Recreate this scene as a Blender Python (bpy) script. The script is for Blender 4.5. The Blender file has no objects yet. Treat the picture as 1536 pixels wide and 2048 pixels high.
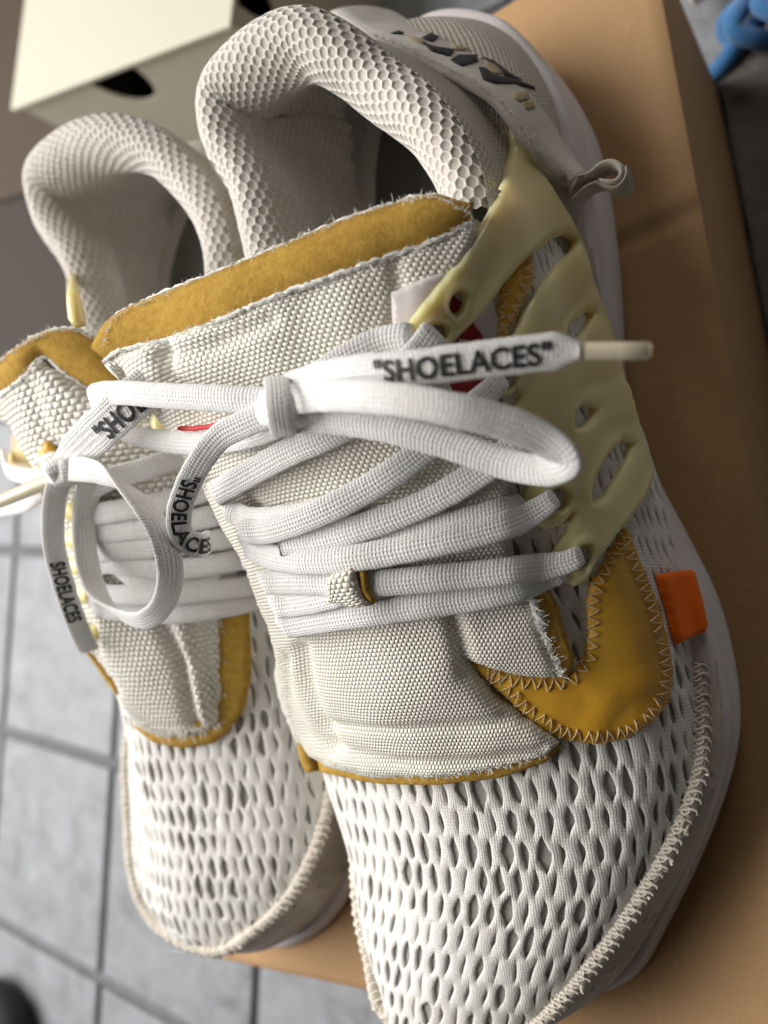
import bpy, bmesh, math, random
import numpy as np
from mathutils import Vector, Matrix, noise
from mathutils.bvhtree import BVHTree
from mathutils.geometry import delaunay_2d_cdt

random.seed(4)
rng = np.random.default_rng(4)
S = bpy.context.scene
COL = S.collection

# ------------------------------------------------------------------ camera
F = 1530.0                      # focal length in pixels of the 1536 x 2048 photograph
HC = 0.24                       # metres from the carton's top (z = 0) up to the lens
_a, _b = 0.6164791421033446, 0.09272194447347257
n_ = np.array([math.tan(_a), math.tan(_b), 1.0]); n_ /= np.linalg.norm(n_)
e1 = np.array([1.0, 0, 0]) - n_[0] * n_; e1 /= np.linalg.norm(e1)
e2 = np.cross(n_, e1)
CR = Vector((e1[0], -e2[0], -n_[0]))        # camera right, up and backward in the world
CU = Vector((-e1[1], e2[1], n_[1]))
CB = Vector((-e1[2], e2[2], n_[2]))
CAM = Vector((0, 0, HC))
cam = bpy.data.cameras.new('camera'); cam_o = bpy.data.objects.new('camera', cam); COL.objects.link(cam_o)
cam_o.matrix_world = Matrix(((CR.x, CU.x, CB.x, 0), (CR.y, CU.y, CB.y, 0), (CR.z, CU.z, CB.z, HC), (0, 0, 0, 1)))
cam.sensor_fit = 'VERTICAL'; cam.sensor_height = 36; cam.sensor_width = 27
cam.lens = 36 * F / 2048
cam.clip_start = 0.005; cam.clip_end = 60
cam.dof.use_dof = True; cam.dof.focus_distance = 0.185; cam.dof.aperture_fstop = 8.0
S.camera = cam_o

# ------------------------------------------------------------------ light: an open doorway to the left, a dim room elsewhere
w = bpy.data.worlds.new('World'); S.world = w; w.use_nodes = True
w.node_tree.nodes['Background'].inputs[0].default_value = (1.0, 0.88, 0.76, 1)
w.node_tree.nodes['Background'].inputs[1].default_value = 0.04
def area(name, loc, target, sx, sy, energy, col):
    l = bpy.data.lights.new(name, 'AREA'); l.shape = 'RECTANGLE'; l.size = sx; l.size_y = sy
    l.energy = energy; l.color = col
    o = bpy.data.objects.new(name, l); COL.objects.link(o); o.location = loc
    o.rotation_euler = (Vector(target) - Vector(loc)).to_track_quat('-Z', 'Y').to_euler()
    return o
area('doorway_daylight', (-1.20, 0.14, 1.10), (-0.15, 0.02, 0.03), 1.6, 1.4, 57, (1.0, 0.975, 0.94))
area('rear_daylight', (0.12, 1.30, 0.62), (-0.08, 0.15, 0.05), 0.5, 0.5, 3.0, (1.0, 0.95, 0.88))
S.view_settings.view_transform = 'Standard'; S.view_settings.look = 'None'
S.view_settings.exposure = 0.0; S.view_settings.gamma = 1.0
S.render.engine = 'CYCLES'
S.cycles.max_bounces = 8; S.cycles.use_denoising = True

# ------------------------------------------------------------------ pixel <-> place
def raydir(px, py):
    d = CR * ((px - 768) / F) - CU * ((py - 1024) / F) - CB
    return d.normalized()
def at(px, py, z):                            # the point of the picture that lies at height z
    d = raydir(px, py); t = (z - HC) / d.z
    return CAM + d * t
A5 = math.radians(5)
DS = Vector((math.sin(A5), -math.cos(A5), 0)); LS = Vector((math.cos(A5), math.sin(A5), 0))
HB = Vector((-0.128, 0.178, 0))
def W(s, t, z):                               # shoe coordinates in mm (s heel to toe, t to the right), z in m
    return HB + DS * (s / 1000) + LS * (t / 1000) + Vector((0, 0, z))
def loc(P):
    r = P - HB
    return r.dot(DS) * 1000, r.dot(LS) * 1000, P.z

# ------------------------------------------------------------------ curves
def crom(P, m, closed=False):
    P = np.asarray(P, float); N = len(P)
    if closed:
        Q = np.vstack([P[-1], P, P[0], P[1]])
    else:
        Q = np.vstack([2 * P[0] - P[1], P, 2 * P[-1] - P[-2]])
    out = []
    nseg = N if closed else N - 1
    for i in range(nseg):
        p0, p1, p2, p3 = Q[i:i + 4]
        d = lambda a, b: max(np.linalg.norm(b[:3] - a[:3]), 1e-7) ** 0.5
        t1 = d(p0, p1); t2 = t1 + d(p1, p2); t3 = t2 + d(p2, p3); t0 = 0.0
        for t in np.linspace(t1, t2, m, endpoint=False):
            a1 = (t1 - t) / (t1 - t0) * p0 + (t - t0) / (t1 - t0) * p1
            a2 = (t2 - t) / (t2 - t1) * p1 + (t - t1) / (t2 - t1) * p2
            a3 = (t3 - t) / (t3 - t2) * p2 + (t - t2) / (t3 - t2) * p3
            b1 = (t2 - t) / (t2 - t0) * a1 + (t - t0) / (t2 - t0) * a2
            b2 = (t3 - t) / (t3 - t1) * a2 + (t - t1) / (t3 - t1) * a3
            out.append((t2 - t) / (t2 - t1) * b1 + (t - t1) / (t2 - t1) * b2)
    if not closed: out.append(P[-1])
    return np.array(out)
def resample(P, n, closed=False):
    P = np.asarray(P, float)
    if closed: P = np.vstack([P, P[:1]])
    L = np.concatenate([[0], np.cumsum(np.linalg.norm(np.diff(P[:, :3] if P.shape[1] >= 3 else P, axis=0), axis=1))])
    q = np.linspace(0, L[-1], n, endpoint=not closed)
    return np.stack([np.interp(q, L, P[:, k]) for k in range(P.shape[1])], 1)

# ------------------------------------------------------------------ materials
def mat(name, col, rough=0.7, **k):
    m = bpy.data.materials.new(name); m.use_nodes = True
    b = m.node_tree.nodes['Principled BSDF']
    b.inputs['Base Color'].default_value = (*col, 1); b.inputs['Roughness'].default_value = rough
    for a, v in k.items(): b.inputs[a.replace('_', ' ')].default_value = v
    return m
class NT:
    def __init__(s, m): s.t = m.node_tree; s.b = s.t.nodes['Principled BSDF']
    def n(s, ty, **k):
        x = s.t.nodes.new(ty)
        for a, v in k.items(): setattr(x, a, v)
        return x
    def put(s, sock, v):
        if isinstance(v, (int, float)): sock.default_value = v
        elif isinstance(v, tuple): sock.default_value = v
        else: s.t.links.new(v, sock)
    def m(s, op, a, b=0.0, c=None):
        x = s.n('ShaderNodeMath', operation=op); s.put(x.inputs[0], a); s.put(x.inputs[1], b)
        if c is not None: s.put(x.inputs[2], c)
        return x.outputs[0]
    def coord(s, which='Object'): return s.n('ShaderNodeTexCoord').outputs[which]
    def uv(s):
        x = s.n('ShaderNodeSeparateXYZ'); s.put(x.inputs[0], s.coord('UV')); return x.outputs[0], x.outputs[1]
    def noise(s, scale, detail=3, rough=0.6, vec=None, dist=0.0):
        x = s.n('ShaderNodeTexNoise'); s.put(x.inputs['Scale'], scale); s.put(x.inputs['Detail'], detail)
        s.put(x.inputs['Roughness'], rough); s.put(x.inputs['Distortion'], dist)
        s.put(x.inputs['Vector'], vec if vec is not None else s.coord()); return x.outputs['Fac']
    def ramp(s, f, stops):
        x = s.n('ShaderNodeValToRGB'); e = x.color_ramp.elements
        e[0].position, e[0].color = stops[0][0], (*stops[0][1], 1)
        e[1].position, e[1].color = stops[-1][0], (*stops[-1][1], 1)
        for p, c in stops[1:-1]:
            q = e.new(p); q.color = (*c, 1)
        s.put(x.inputs[0], f); return x.outputs[0]
    def mix(s, f, a, b):
        x = s.n('ShaderNodeMix', data_type='RGBA'); s.put(x.inputs['Factor'], f)
        for i, v in ((6, a), (7, b)):
            s.put(x.inputs[i], (*v, 1) if isinstance(v, tuple) and len(v) == 3 else v)
        return x.outputs[2]
    def bump(s, h, dist, strength=1.0, prev=None):
        x = s.n('ShaderNodeBump'); s.put(x.inputs['Strength'], strength); s.put(x.inputs['Distance'], dist)
        s.put(x.inputs['Height'], h)
        if prev is not None: s.put(x.inputs['Normal'], prev)
        s.t.links.new(x.outputs[0], s.b.inputs['Normal']); return x.outputs[0]
    def color(s, c): s.t.links.new(c, s.b.inputs['Base Color'])
PI = math.pi

def mk_knit(name, col, pit, pu=1.45, pv=1.25, dist=0.0011, fade=0.0):
    m = mat(name, col, 0.48, Sheen_Weight=0.2, Subsurface_Weight=0.0); N = NT(m)
    u, v = N.uv()
    wob = N.noise(220, 2)
    x = N.m('ADD', N.m('DIVIDE', u, pu / 1000), N.m('MULTIPLY', wob, 0.6)); y = N.m('ADD', N.m('DIVIDE', v, pv / 1000), N.m('MULTIPLY', wob, 0.5))
    odd = N.m('MODULO', N.m('FLOOR', y), 2.0)
    h = N.m('MULTIPLY', N.m('ABSOLUTE', N.m('SINE', N.m('MULTIPLY', N.m('ADD', x, N.m('MULTIPLY', odd, 0.5)), PI))),
            N.m('ABSOLUTE', N.m('SINE', N.m('MULTIPLY', y, PI))))
    hs = N.m('POWER', h, 0.6)
    fib = N.noise(2600, 2)
    hh = N.m('ADD', hs, N.m('MULTIPLY', fib, 0.25))
    N.bump(hh, dist, 1.0)
    dirt = N.noise(35, 4, 0.65)
    c = N.mix(N.ramp(dirt, [(0.35, (0, 0, 0)), (0.75, (0.55, 0.55, 0.55))]), col, tuple(k * 0.90 * q for k, q in zip(col, (1, 0.96, 0.86))))
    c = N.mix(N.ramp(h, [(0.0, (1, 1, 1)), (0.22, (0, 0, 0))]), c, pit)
    N.color(c)
    return m
M = {}
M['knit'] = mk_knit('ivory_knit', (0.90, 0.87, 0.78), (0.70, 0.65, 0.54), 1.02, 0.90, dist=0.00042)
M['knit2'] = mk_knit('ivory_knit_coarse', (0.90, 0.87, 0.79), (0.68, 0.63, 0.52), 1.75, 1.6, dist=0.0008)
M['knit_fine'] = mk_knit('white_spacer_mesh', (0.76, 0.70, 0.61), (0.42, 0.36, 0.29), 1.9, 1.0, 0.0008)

def mk_lace():
    m = mat('white_lace_weave', (0.84, 0.84, 0.85), 0.55, Sheen_Weight=0.3); N = NT(m)
    u, v = N.uv()
    av = N.m('ABSOLUTE', N.m('SUBTRACT', v, 0.5))
    d = N.m('ADD', N.m('DIVIDE', u, 0.00090), N.m('MULTIPLY', av, 2.0))
    h = N.m('ABSOLUTE', N.m('SINE', N.m('MULTIPLY', d, PI)))
    k = N.m('ABSOLUTE', N.m('SINE', N.m('MULTIPLY', v, PI * 13)))
    big = N.noise(330, 3, 0.6); fine = N.noise(2100, 3, 0.7)
    h = N.m('ADD', N.m('MULTIPLY', N.m('MULTIPLY', h, k), 0.6), N.m('MULTIPLY', fine, 0.75))
    b0 = N.bump(big, 0.0006, 0.35)
    N.bump(h, 0.00036, 0.8, b0)
    N.color(N.mix(N.ramp(N.noise(70, 5, 0.7), [(0.38, (0, 0, 0)), (0.75, (1, 1, 1))]), (0.88, 0.875, 0.87), (0.76, 0.735, 0.70)))
    return m
M['lace'] = mk_lace()

def mk_fuzzy(name, col, col2, scale=900, dist=0.0006, rough=0.9, blot=60, sheen=0.4):
    m = mat(name, col, rough, Sheen_Weight=sheen); N = NT(m)
    f = N.noise(scale, 6, 0.8)
    N.bump(f, dist, 1.0)
    b = N.noise(blot, 4, 0.65)
    c = N.mix(N.ramp(b, [(0.35, (0, 0, 0)), (0.7, (1, 1, 1))]), col, col2)
    N.color(c); return m
M['mesh'] = mk_fuzzy('white_engineered_mesh', (0.85, 0.835, 0.795), (0.755, 0.73, 0.68), 1000, 0.0005, 0.6, 40, 0.3)
N = NT(M['mesh']); sx = N.n('ShaderNodeSeparateXYZ'); N.put(sx.inputs[0], N.coord())
wv = N.m('ADD', N.m('SINE', N.m('MULTIPLY', N.m('ADD', sx.outputs[0], N.m('MULTIPLY', N.noise(120, 2), 0.0016)), 2 * PI / 0.00062)), N.m('SINE', N.m('MULTIPLY', sx.outputs[1], 2 * PI / 0.0009)))
b0 = N.bump(wv, 0.00005, 0.6); N.bump(N.noise(1300, 5, 0.8), 0.0003, 0.7, b0)
M['liner'] = mk_fuzzy('grey_mesh_lining', (0.60, 0.585, 0.54), (0.48, 0.465, 0.42), 1100, 0.0012, 0.9)
M['gold'] = mk_fuzzy('gold_foam', (0.66, 0.40, 0.065), (0.50, 0.275, 0.03), 1000, 0.0009, 0.95, 420, 0.0)
M['rand'] = mk_fuzzy('worn_toe_mesh', (0.66, 0.59, 0.51), (0.46, 0.40, 0.335), 1200, 0.0006, 0.85, 45)
N = NT(M['rand']); vo = N.n('ShaderNodeTexVoronoi'); N.put(vo.inputs['Vector'], N.coord()); N.put(vo.inputs['Scale'], 190.0)
b0 = N.bump(N.ramp(vo.outputs['Distance'], [(0.12, (0, 0, 0)), (0.30, (1, 1, 1))]), 0.0012, 0.8); N.bump(N.noise(1200, 6, 0.8), 0.0006, 0.8, b0)
M['collar'] = mk_fuzzy('honeycomb_collar_mesh', (0.86, 0.83, 0.78), (0.78, 0.74, 0.68), 1700, 0.0003, 0.7, 30)
M['backing'] = mk_fuzzy('collar_backing_foam', (0.70, 0.65, 0.585), (0.57, 0.52, 0.46), 1700, 0.0003, 0.9, 30)
M['suede'] = mk_fuzzy('grey_beige_suede', (0.66, 0.59, 0.50), (0.50, 0.44, 0.36), 1000, 0.0006, 0.95, 60)
M['band'] = mk_fuzzy('pale_heel_canvas', (0.82, 0.76, 0.70), (0.74, 0.67, 0.61), 1500, 0.0004, 0.85, 50)
M['thread'] = mat('cream_thread', (0.80, 0.74, 0.64), 0.6, Sheen_Weight=0.3)
M['fuzz'] = mat('white_loose_fibre', (0.85, 0.84, 0.80), 0.7)
M['foam'] = mk_fuzzy('pale_foam_rubber', (0.80, 0.745, 0.75), (0.70, 0.635, 0.62), 1100, 0.0003, 0.6, 45, 0.1)
M['insole'] = mk_fuzzy('grey_insole', (0.17, 0.165, 0.15), (0.12, 0.115, 0.105), 900, 0.0005, 0.95)
M['tpu'] = mat('aged_clear_rubber', (0.80, 0.68, 0.34), 0.30, Subsurface_Weight=0.8, Subsurface_Scale=0.007, Specular_IOR_Level=0.5)
M['tpu'].node_tree.nodes['Principled BSDF'].inputs['Subsurface Radius'].default_value = (1, 0.75, 0.3)
N = NT(M['tpu']); N.bump(N.noise(90, 3), 0.0004, 0.35)
N.color(N.mix(N.noise(26, 3), (0.88, 0.80, 0.48), (0.72, 0.57, 0.25)))
M['amber'] = mat('amber_film_overlay', (0.74, 0.40, 0.045), 0.42, Subsurface_Weight=0.15, Subsurface_Scale=0.003)
N = NT(M['amber']); u, v = N.uv()
hb = N.bump(N.m('SINE', N.m('MULTIPLY', v, 2 * PI / 0.0007)), 0.00003, 0.4); N.bump(N.noise(60, 3), 0.0012, 0.5, hb)
N.color(N.mix(N.ramp(N.noise(30, 3), [(0.35, (0, 0, 0)), (0.7, (1, 1, 1))]), (0.80, 0.45, 0.045), (0.66, 0.32, 0.02)))
M['tanthread'] = mat('tan_zigzag_thread', (0.66, 0.50, 0.27), 0.55)
M['orange'] = mat('orange_tag', (1.0, 0.17, 0.002), 0.75)
N = NT(M['orange']); N.bump(N.noise(1200, 2), 0.0002, 0.6)
M['paleorange'] = mat('faded_orange_tag', (0.85, 0.36, 0.20), 0.6)
M['ink'] = mat('black_print', (0.012, 0.012, 0.014), 0.6)
M['ink2'] = mat('worn_black_print', (0.022, 0.020, 0.022), 0.7)
M['tan'] = mat('tan_worn_print', (0.45, 0.36, 0.22), 0.8)
M['satin'] = mat('white_satin_label', (0.72, 0.66, 0.65), 0.55)
M['red'] = mat('crimson_print', (0.28, 0.005, 0.012), 0.6)
M['redthread'] = mat('red_thread', (0.65, 0.02, 0.03), 0.6)
M['aglet'] = mat('cream_aglet', (0.62, 0.55, 0.40), 0.35)
N = NT(M['aglet']); N.bump(N.noise(900, 2), 0.0002, 0.4)

def mk_card(name, c1, c2):
    m = mat(name, c1, 0.75); N = NT(m)
    mp = N.n('ShaderNodeMapping'); N.put(mp.inputs[0], N.coord()); mp.inputs['Scale'].default_value = (1, 12, 1)
    f = N.noise(60, 5, 0.7, mp.outputs[0]); g = N.noise(14, 4)
    sp = N.noise(1300, 2, 0.5); fib = N.noise(420, 6, 0.8, mp.outputs[0])
    c = N.mix(N.m('MULTIPLY', N.m('ADD', f, g), 0.5), c1, c2)
    c = N.mix(N.ramp(fib, [(0.40, (0, 0, 0)), (0.68, (0.5, 0.5, 0.5))]), c, tuple(k * 0.74 for k in c1))
    c = N.mix(N.ramp(sp, [(0.62, (0, 0, 0)), (0.70, (0.5, 0.5, 0.5))]), c, tuple(k * 0.5 for k in c1))
    # a few pale scuffs
    m2 = N.n('ShaderNodeMapping'); N.put(m2.inputs[0], N.coord()); m2.inputs['Scale'].default_value = (18, 3, 1); m2.inputs['Rotation'].default_value = (0, 0, 0.5)
    sc = N.noise(9, 5, 0.75, m2.outputs[0], 0.8)
    c = N.mix(N.ramp(sc, [(0.60, (0, 0, 0)), (0.75, (0.45, 0.45, 0.45))]), c, tuple(min(1, k * 1.45) for k in c1))
    N.color(c); b = N.bump(N.noise(700, 5, 0.8), 0.0003, 0.8); N.bump(N.noise(20, 4), 0.003, 0.3, b)
    return m
M['card'] = mk_card('brown_cardboard', (0.49, 0.30, 0.145), (0.41, 0.235, 0.105))
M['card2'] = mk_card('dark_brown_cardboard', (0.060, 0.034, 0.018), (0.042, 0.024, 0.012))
M['card3'] = mk_card('shaded_brown_cardboard', (0.026, 0.015, 0.009), (0.018, 0.010, 0.006))
M['cream'] = mat('cream_paperboard', (0.80, 0.77, 0.60), 0.55)
N = NT(M['cream']); N.bump(N.noise(500, 3), 0.0002, 0.4); N.color(N.mix(N.noise(9, 3), (0.53, 0.51, 0.405), (0.49, 0.47, 0.365)))
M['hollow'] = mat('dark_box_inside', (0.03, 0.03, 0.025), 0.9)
M['tile'] = mat('grey_floor_tile', (0.33, 0.35, 0.38), 0.5)
N = NT(M['tile']); oi = N.n('ShaderNodeObjectInfo')
vv = N.n('ShaderNodeVectorMath', operation='ADD'); N.put(vv.inputs[0], N.coord())
rv = N.n('ShaderNodeCombineXYZ'); N.put(rv.inputs[0], N.m('MULTIPLY', oi.outputs['Random'], 7.0)); N.put(rv.inputs[1], N.m('MULTIPLY', oi.outputs['Random'], 3.0))
N.put(vv.inputs[1], rv.outputs[0])
g = N.noise(38, 6, 0.62, vv.outputs[0], 0.6); g2 = N.noise(300, 3, 0.6, vv.outputs[0])
N.color(N.ramp(N.m('ADD', N.m('MULTIPLY', g, 0.8), N.m('MULTIPLY', g2, 0.2)), [(0.3, (0.13, 0.132, 0.136)), (0.46, (0.22, 0.23, 0.248)), (0.58, (0.255, 0.268, 0.292)), (0.75, (0.34, 0.355, 0.385))]))
bb = N.bump(g2, 0.0006, 0.5); N.bump(g, 0.002, 0.4, bb)
M['grout'] = mk_fuzzy('dark_grey_grout', (0.17, 0.175, 0.18), (0.12, 0.125, 0.125), 400, 0.001, 0.95)
M['cord'] = mk_fuzzy('blue_braided_cord', (0.045, 0.24, 0.56), (0.03, 0.18, 0.46), 700, 0.001, 0.8)
M['mat'] = mk_fuzzy('grey_brown_pile', (0.30, 0.265, 0.23), (0.16, 0.14, 0.12), 160, 0.006, 1.0, 25)
M['plank'] = mk_fuzzy('pale_beige_board', (0.60, 0.56, 0.46), (0.55, 0.50, 0.40), 300, 0.0003, 0.6)
M['black'] = mat('corner_shade_black', (0.012, 0.012, 0.013), 0.7)

# ------------------------------------------------------------------ object helpers
def link(name, me, parent=None, m=None):
    o = bpy.data.objects.new(name, me); COL.objects.link(o)
    if parent is not None: o.parent = parent
    if m is not None and not me.materials: me.materials.append(m)
    return o
def orgn(parent):                             # world place of a parent (parents are never rotated)
    P = Vector((0, 0, 0))
    while parent is not None: P += parent.location; parent = parent.parent
    return P
def mesh(name, V, Fc, m, parent=None, uv=None, smooth=True, loc0=None):
    """V in world space; the object's origin is its parent's place, or loc0."""
    o0 = orgn(parent) if parent is not None else Vector((0, 0, 0))
    base = loc0 if loc0 is not None else Vector((0, 0, 0))
    me = bpy.data.meshes.new(name)
    me.from_pydata([tuple(Vector(v) - o0 - base) for v in V], [], [tuple(int(i) for i in f) for f in Fc])
    if uv is not None:
        L = me.uv_layers.new(name='UVMap'); uv = np.asarray(uv, np.float32)
        idx = np.empty(len(me.loops), np.int32); me.loops.foreach_get('vertex_index', idx)
        L.data.foreach_set('uv', uv[idx].ravel())
    if smooth: me.polygons.foreach_set('use_smooth', [True] * len(me.polygons))
    me.validate(); me.update()
    o = link(name, me, parent, m)
    o.location = base
    return o
def empty(name, p, label, cat, group=None):
    o = bpy.data.objects.new(name, None); COL.objects.link(o); o.location = p; o.empty_display_size = 0.02
    o['label'] = label; o['category'] = cat
    if group: o['group'] = group
    return o
def tag(o, label, cat, group=None):
    o['label'] = label; o['category'] = cat
    if group: o['group'] = group
def grid_faces(r, c, wrap_r=False, wrap_c=False, off=0):
    f = []
    for i in range(r if wrap_r else r - 1):
        for j in range(c if wrap_c else c - 1):
            i2, j2 = (i + 1) % r, (j + 1) % c
            f.append((off + i * c + j, off + i * c + j2, off + i2 * c + j2, off + i2 * c + j))
    return f
def tubes(paths, r, sides=5):
    """many thin round threads as one list of verts and faces"""
    V, Fc = [], []
    for P in paths:
        P = [Vector(p) for p in P]; o = len(V); n = len(P)
        up = Vector((0.3, 0.5, 0.81))
        for i, p in enumerate(P):
            T = (P[min(i + 1, n - 1)] - P[max(i - 1, 0)])
            if T.length < 1e-9: T = Vector((1, 0, 0))
            T.normalize(); a = T.cross(up)
            if a.length < 1e-3: a = T.cross(Vector((1, 0, 0)))
            a.normalize(); b = T.cross(a)
            rr = r(i / (n - 1)) if callable(r) else r
            for k in range(sides):
                q = 2 * PI * k / sides
                V.append(p + a * (rr * math.cos(q)) + b * (rr * math.sin(q)))
        Fc += grid_faces(n, sides, wrap_c=True, off=o)
        Fc.append(tuple(o + k for k in range(sides))); Fc.append(tuple(o + (n - 1) * sides + k for k in reversed(range(sides))))
    return V, Fc
def inside(poly, p):
    x, y = p; c = False; n = len(poly); j = n - 1
    for i in range(n):
        xi, yi = poly[i]; xj, yj = poly[j]
        if (yi > y) != (yj > y) and x < (xj - xi) * (y - yi) / (yj - yi) + xi: c = not c
        j = i
    return c
def seg_dist(pts, poly, closed=True):
    pts = np.asarray(pts, float); A = np.asarray(poly, float)
    B = np.roll(A, -1, 0) if closed else A[1:]
    if not closed: A = A[:-1]
    d = np.full(len(pts), 1e9)
    for a, b in zip(A, B):
        ab = b - a; t = np.clip(((pts - a) @ ab) / max(ab @ ab, 1e-12), 0, 1)
        d = np.minimum(d, np.linalg.norm(pts - (a + t[:, None] * ab), axis=1))
    return d
class Base:
    """a pile of surfaces a ray from the lens can be dropped on"""
    def __init__(s): s.b = []
    def add(s, V, Fc): s.b.append(BVHTree.FromPolygons([Vector(v) for v in V], [tuple(f) for f in Fc]))
    def add_obj(s, o):
        p = orgn(o.parent) + o.location
        s.add([v.co + p for v in o.data.vertices], [tuple(q.vertices) for q in o.data.polygons])
    def copy(s):
        q = Base(); q.b = list(s.b); return q
    def hit(s, px, py):
        d = raydir(px, py); best = None
        for t in s.b:
            P, nn, i, dist = t.ray_cast(CAM, d)
            if P is not None and (best is None or dist < best[2]):
                if nn.dot(d) > 0: nn = -nn
                best = (P, nn, dist)
        return best

# ------------------------------------------------------------------ lofts with an arc length across each section
class Loft:
    def __init__(s, params, rows, origin):    # rows: list of (N,3) arrays in world space, origin: index per row where arc = 0
        s.p = np.array(params, float); s.R = np.array(rows); s.n = s.R.shape[1]
        L = np.concatenate([np.zeros((len(rows), 1)), np.cumsum(np.linalg.norm(np.diff(s.R, axis=1), axis=2), axis=1)], 1)
        s.A = L - np.array([L[i, k] for i, k in enumerate(origin)])[:, None]
        du = np.gradient(s.R, axis=0); dv = np.gradient(s.R, axis=1)
        N = np.cross(du, dv); N /= np.maximum(np.linalg.norm(N, axis=2, keepdims=True), 1e-12)
        s.N = N
    def orient(s, away):                      # normals point away from a function of the point
        c = away(s.R); sg = np.sign(np.sum(s.N * (s.R - c), axis=2, keepdims=True)); sg[sg == 0] = 1
        s.N *= sg; return s
    def ev(s, p, a):
        i = int(np.clip(np.searchsorted(s.p, p) - 1, 0, len(s.p) - 2)); f = (p - s.p[i]) / (s.p[i + 1] - s.p[i])
        P = []; Nn = []
        for k in (i, i + 1):
            P.append([np.interp(a, s.A[k], s.R[k, :, c]) for c in range(3)])
            Nn.append([np.interp(a, s.A[k], s.N[k, :, c]) for c in range(3)])
        P = np.array(P[0]) * (1 - f) + np.array(P[1]) * f; Nn = np.array(Nn[0]) * (1 - f) + np.array(Nn[1]) * f
        return Vector(P), Vector(Nn).normalized()
    def lim(s, p):
        i = int(np.clip(np.searchsorted(s.p, p) - 1, 0, len(s.p) - 2)); f = np.clip((p - s.p[i]) / (s.p[i + 1] - s.p[i]), 0, 1)
        return (s.A[i, 0] * (1 - f) + s.A[i + 1, 0] * f, s.A[i, -1] * (1 - f) + s.A[i + 1, -1] * f)
    def faces(s): return grid_faces(s.R.shape[0], s.n)
    def verts(s, off=0.0): return (s.R + s.N * off).reshape(-1, 3)

def lattice(L, cells, p, q, depth, hole, jit=0.0):
    """hexagon cells pressed into (or cut out of) a loft. cells: (param mm, arc m, size 0..1); p across (m), q along (mm)"""
    V, Fc, key = [], [], {}
    hexv = [(0, 2 / 3), (.5, 1 / 3), (.5, -1 / 3), (0, -2 / 3), (-.5, -1 / 3), (-.5, 1 / 3)]
    ring = []
    for i in range(6):
        a, b = hexv[i], hexv[(i + 1) % 6]; ring += [a, ((a[0] + b[0]) / 2, (a[1] + b[1]) / 2)]
    def vert(s_, a_, h, share):
        if share:
            k = (round(s_ * 20), round(a_ * 20000))
            if k in key: return key[k]
        j1 = noise.noise(Vector((s_ * .21, a_ * 330, 5))); j2 = noise.noise(Vector((s_ * .21, a_ * 330, 11)))
        P, n = L.ev(s_ + j1 * jit * q, a_ + j2 * jit * p)
        V.append(P + n * (h + jit * 0.0009 * noise.noise(Vector((s_ * .16, a_ * 260, 17)))))
        if share: key[k] = len(V) - 1
        return len(V) - 1
    for (s0, a0, sz) in cells:
        R0 = [vert(s0 + y * q, a0 + x * p, 0.0, True) for x, y in ring]
        def loop(fx, fy, h, rnd):
            o = []
            for x, y in ring:
                th = math.atan2(y / 0.6667, x / 0.5)
                lx, ly = 0.5 * math.cos(th), 0.6667 * math.sin(th)
                X = x * (1 - rnd) + lx * rnd; Y = y * (1 - rnd) + ly * rnd
                if hole: X *= max(0.12, 1 - abs(Y / 0.6667) ** 2.2 * 0.75)
                o.append(vert(s0 + Y * fy * q, a0 + X * fx * p, h, False))
            return o
        if hole:
            fx, fy = sz * 0.84, 0.42 + 0.54 * sz
            R1 = loop(fx + (1 - fx) * 0.35, fy + (1 - fy) * 0.35, -depth * 0.10, 0.8); R2 = loop(fx, fy, -depth * 0.45, 1.0)
            R3 = loop(fx * 1.02, fy * 1.0, -depth * 1.25, 1.0)
            rings = [R0, R1, R2, R3]
        else:
            R1 = loop(0.86, 0.86, -depth * 0.35, 0.4); R2 = loop(0.66, 0.66, -depth * 0.9, 0.8); R3 = loop(0.3, 0.3, -depth, 1.0)
            rings = [R0, R1, R2, R3]
        for A_, B_ in zip(rings, rings[1:]):
            for i in range(12):
                j = (i + 1) % 12; Fc.append((A_[i], A_[j], B_[j], B_[i]))
        if not hole: Fc.append(tuple(R3))
    return V, Fc

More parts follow.
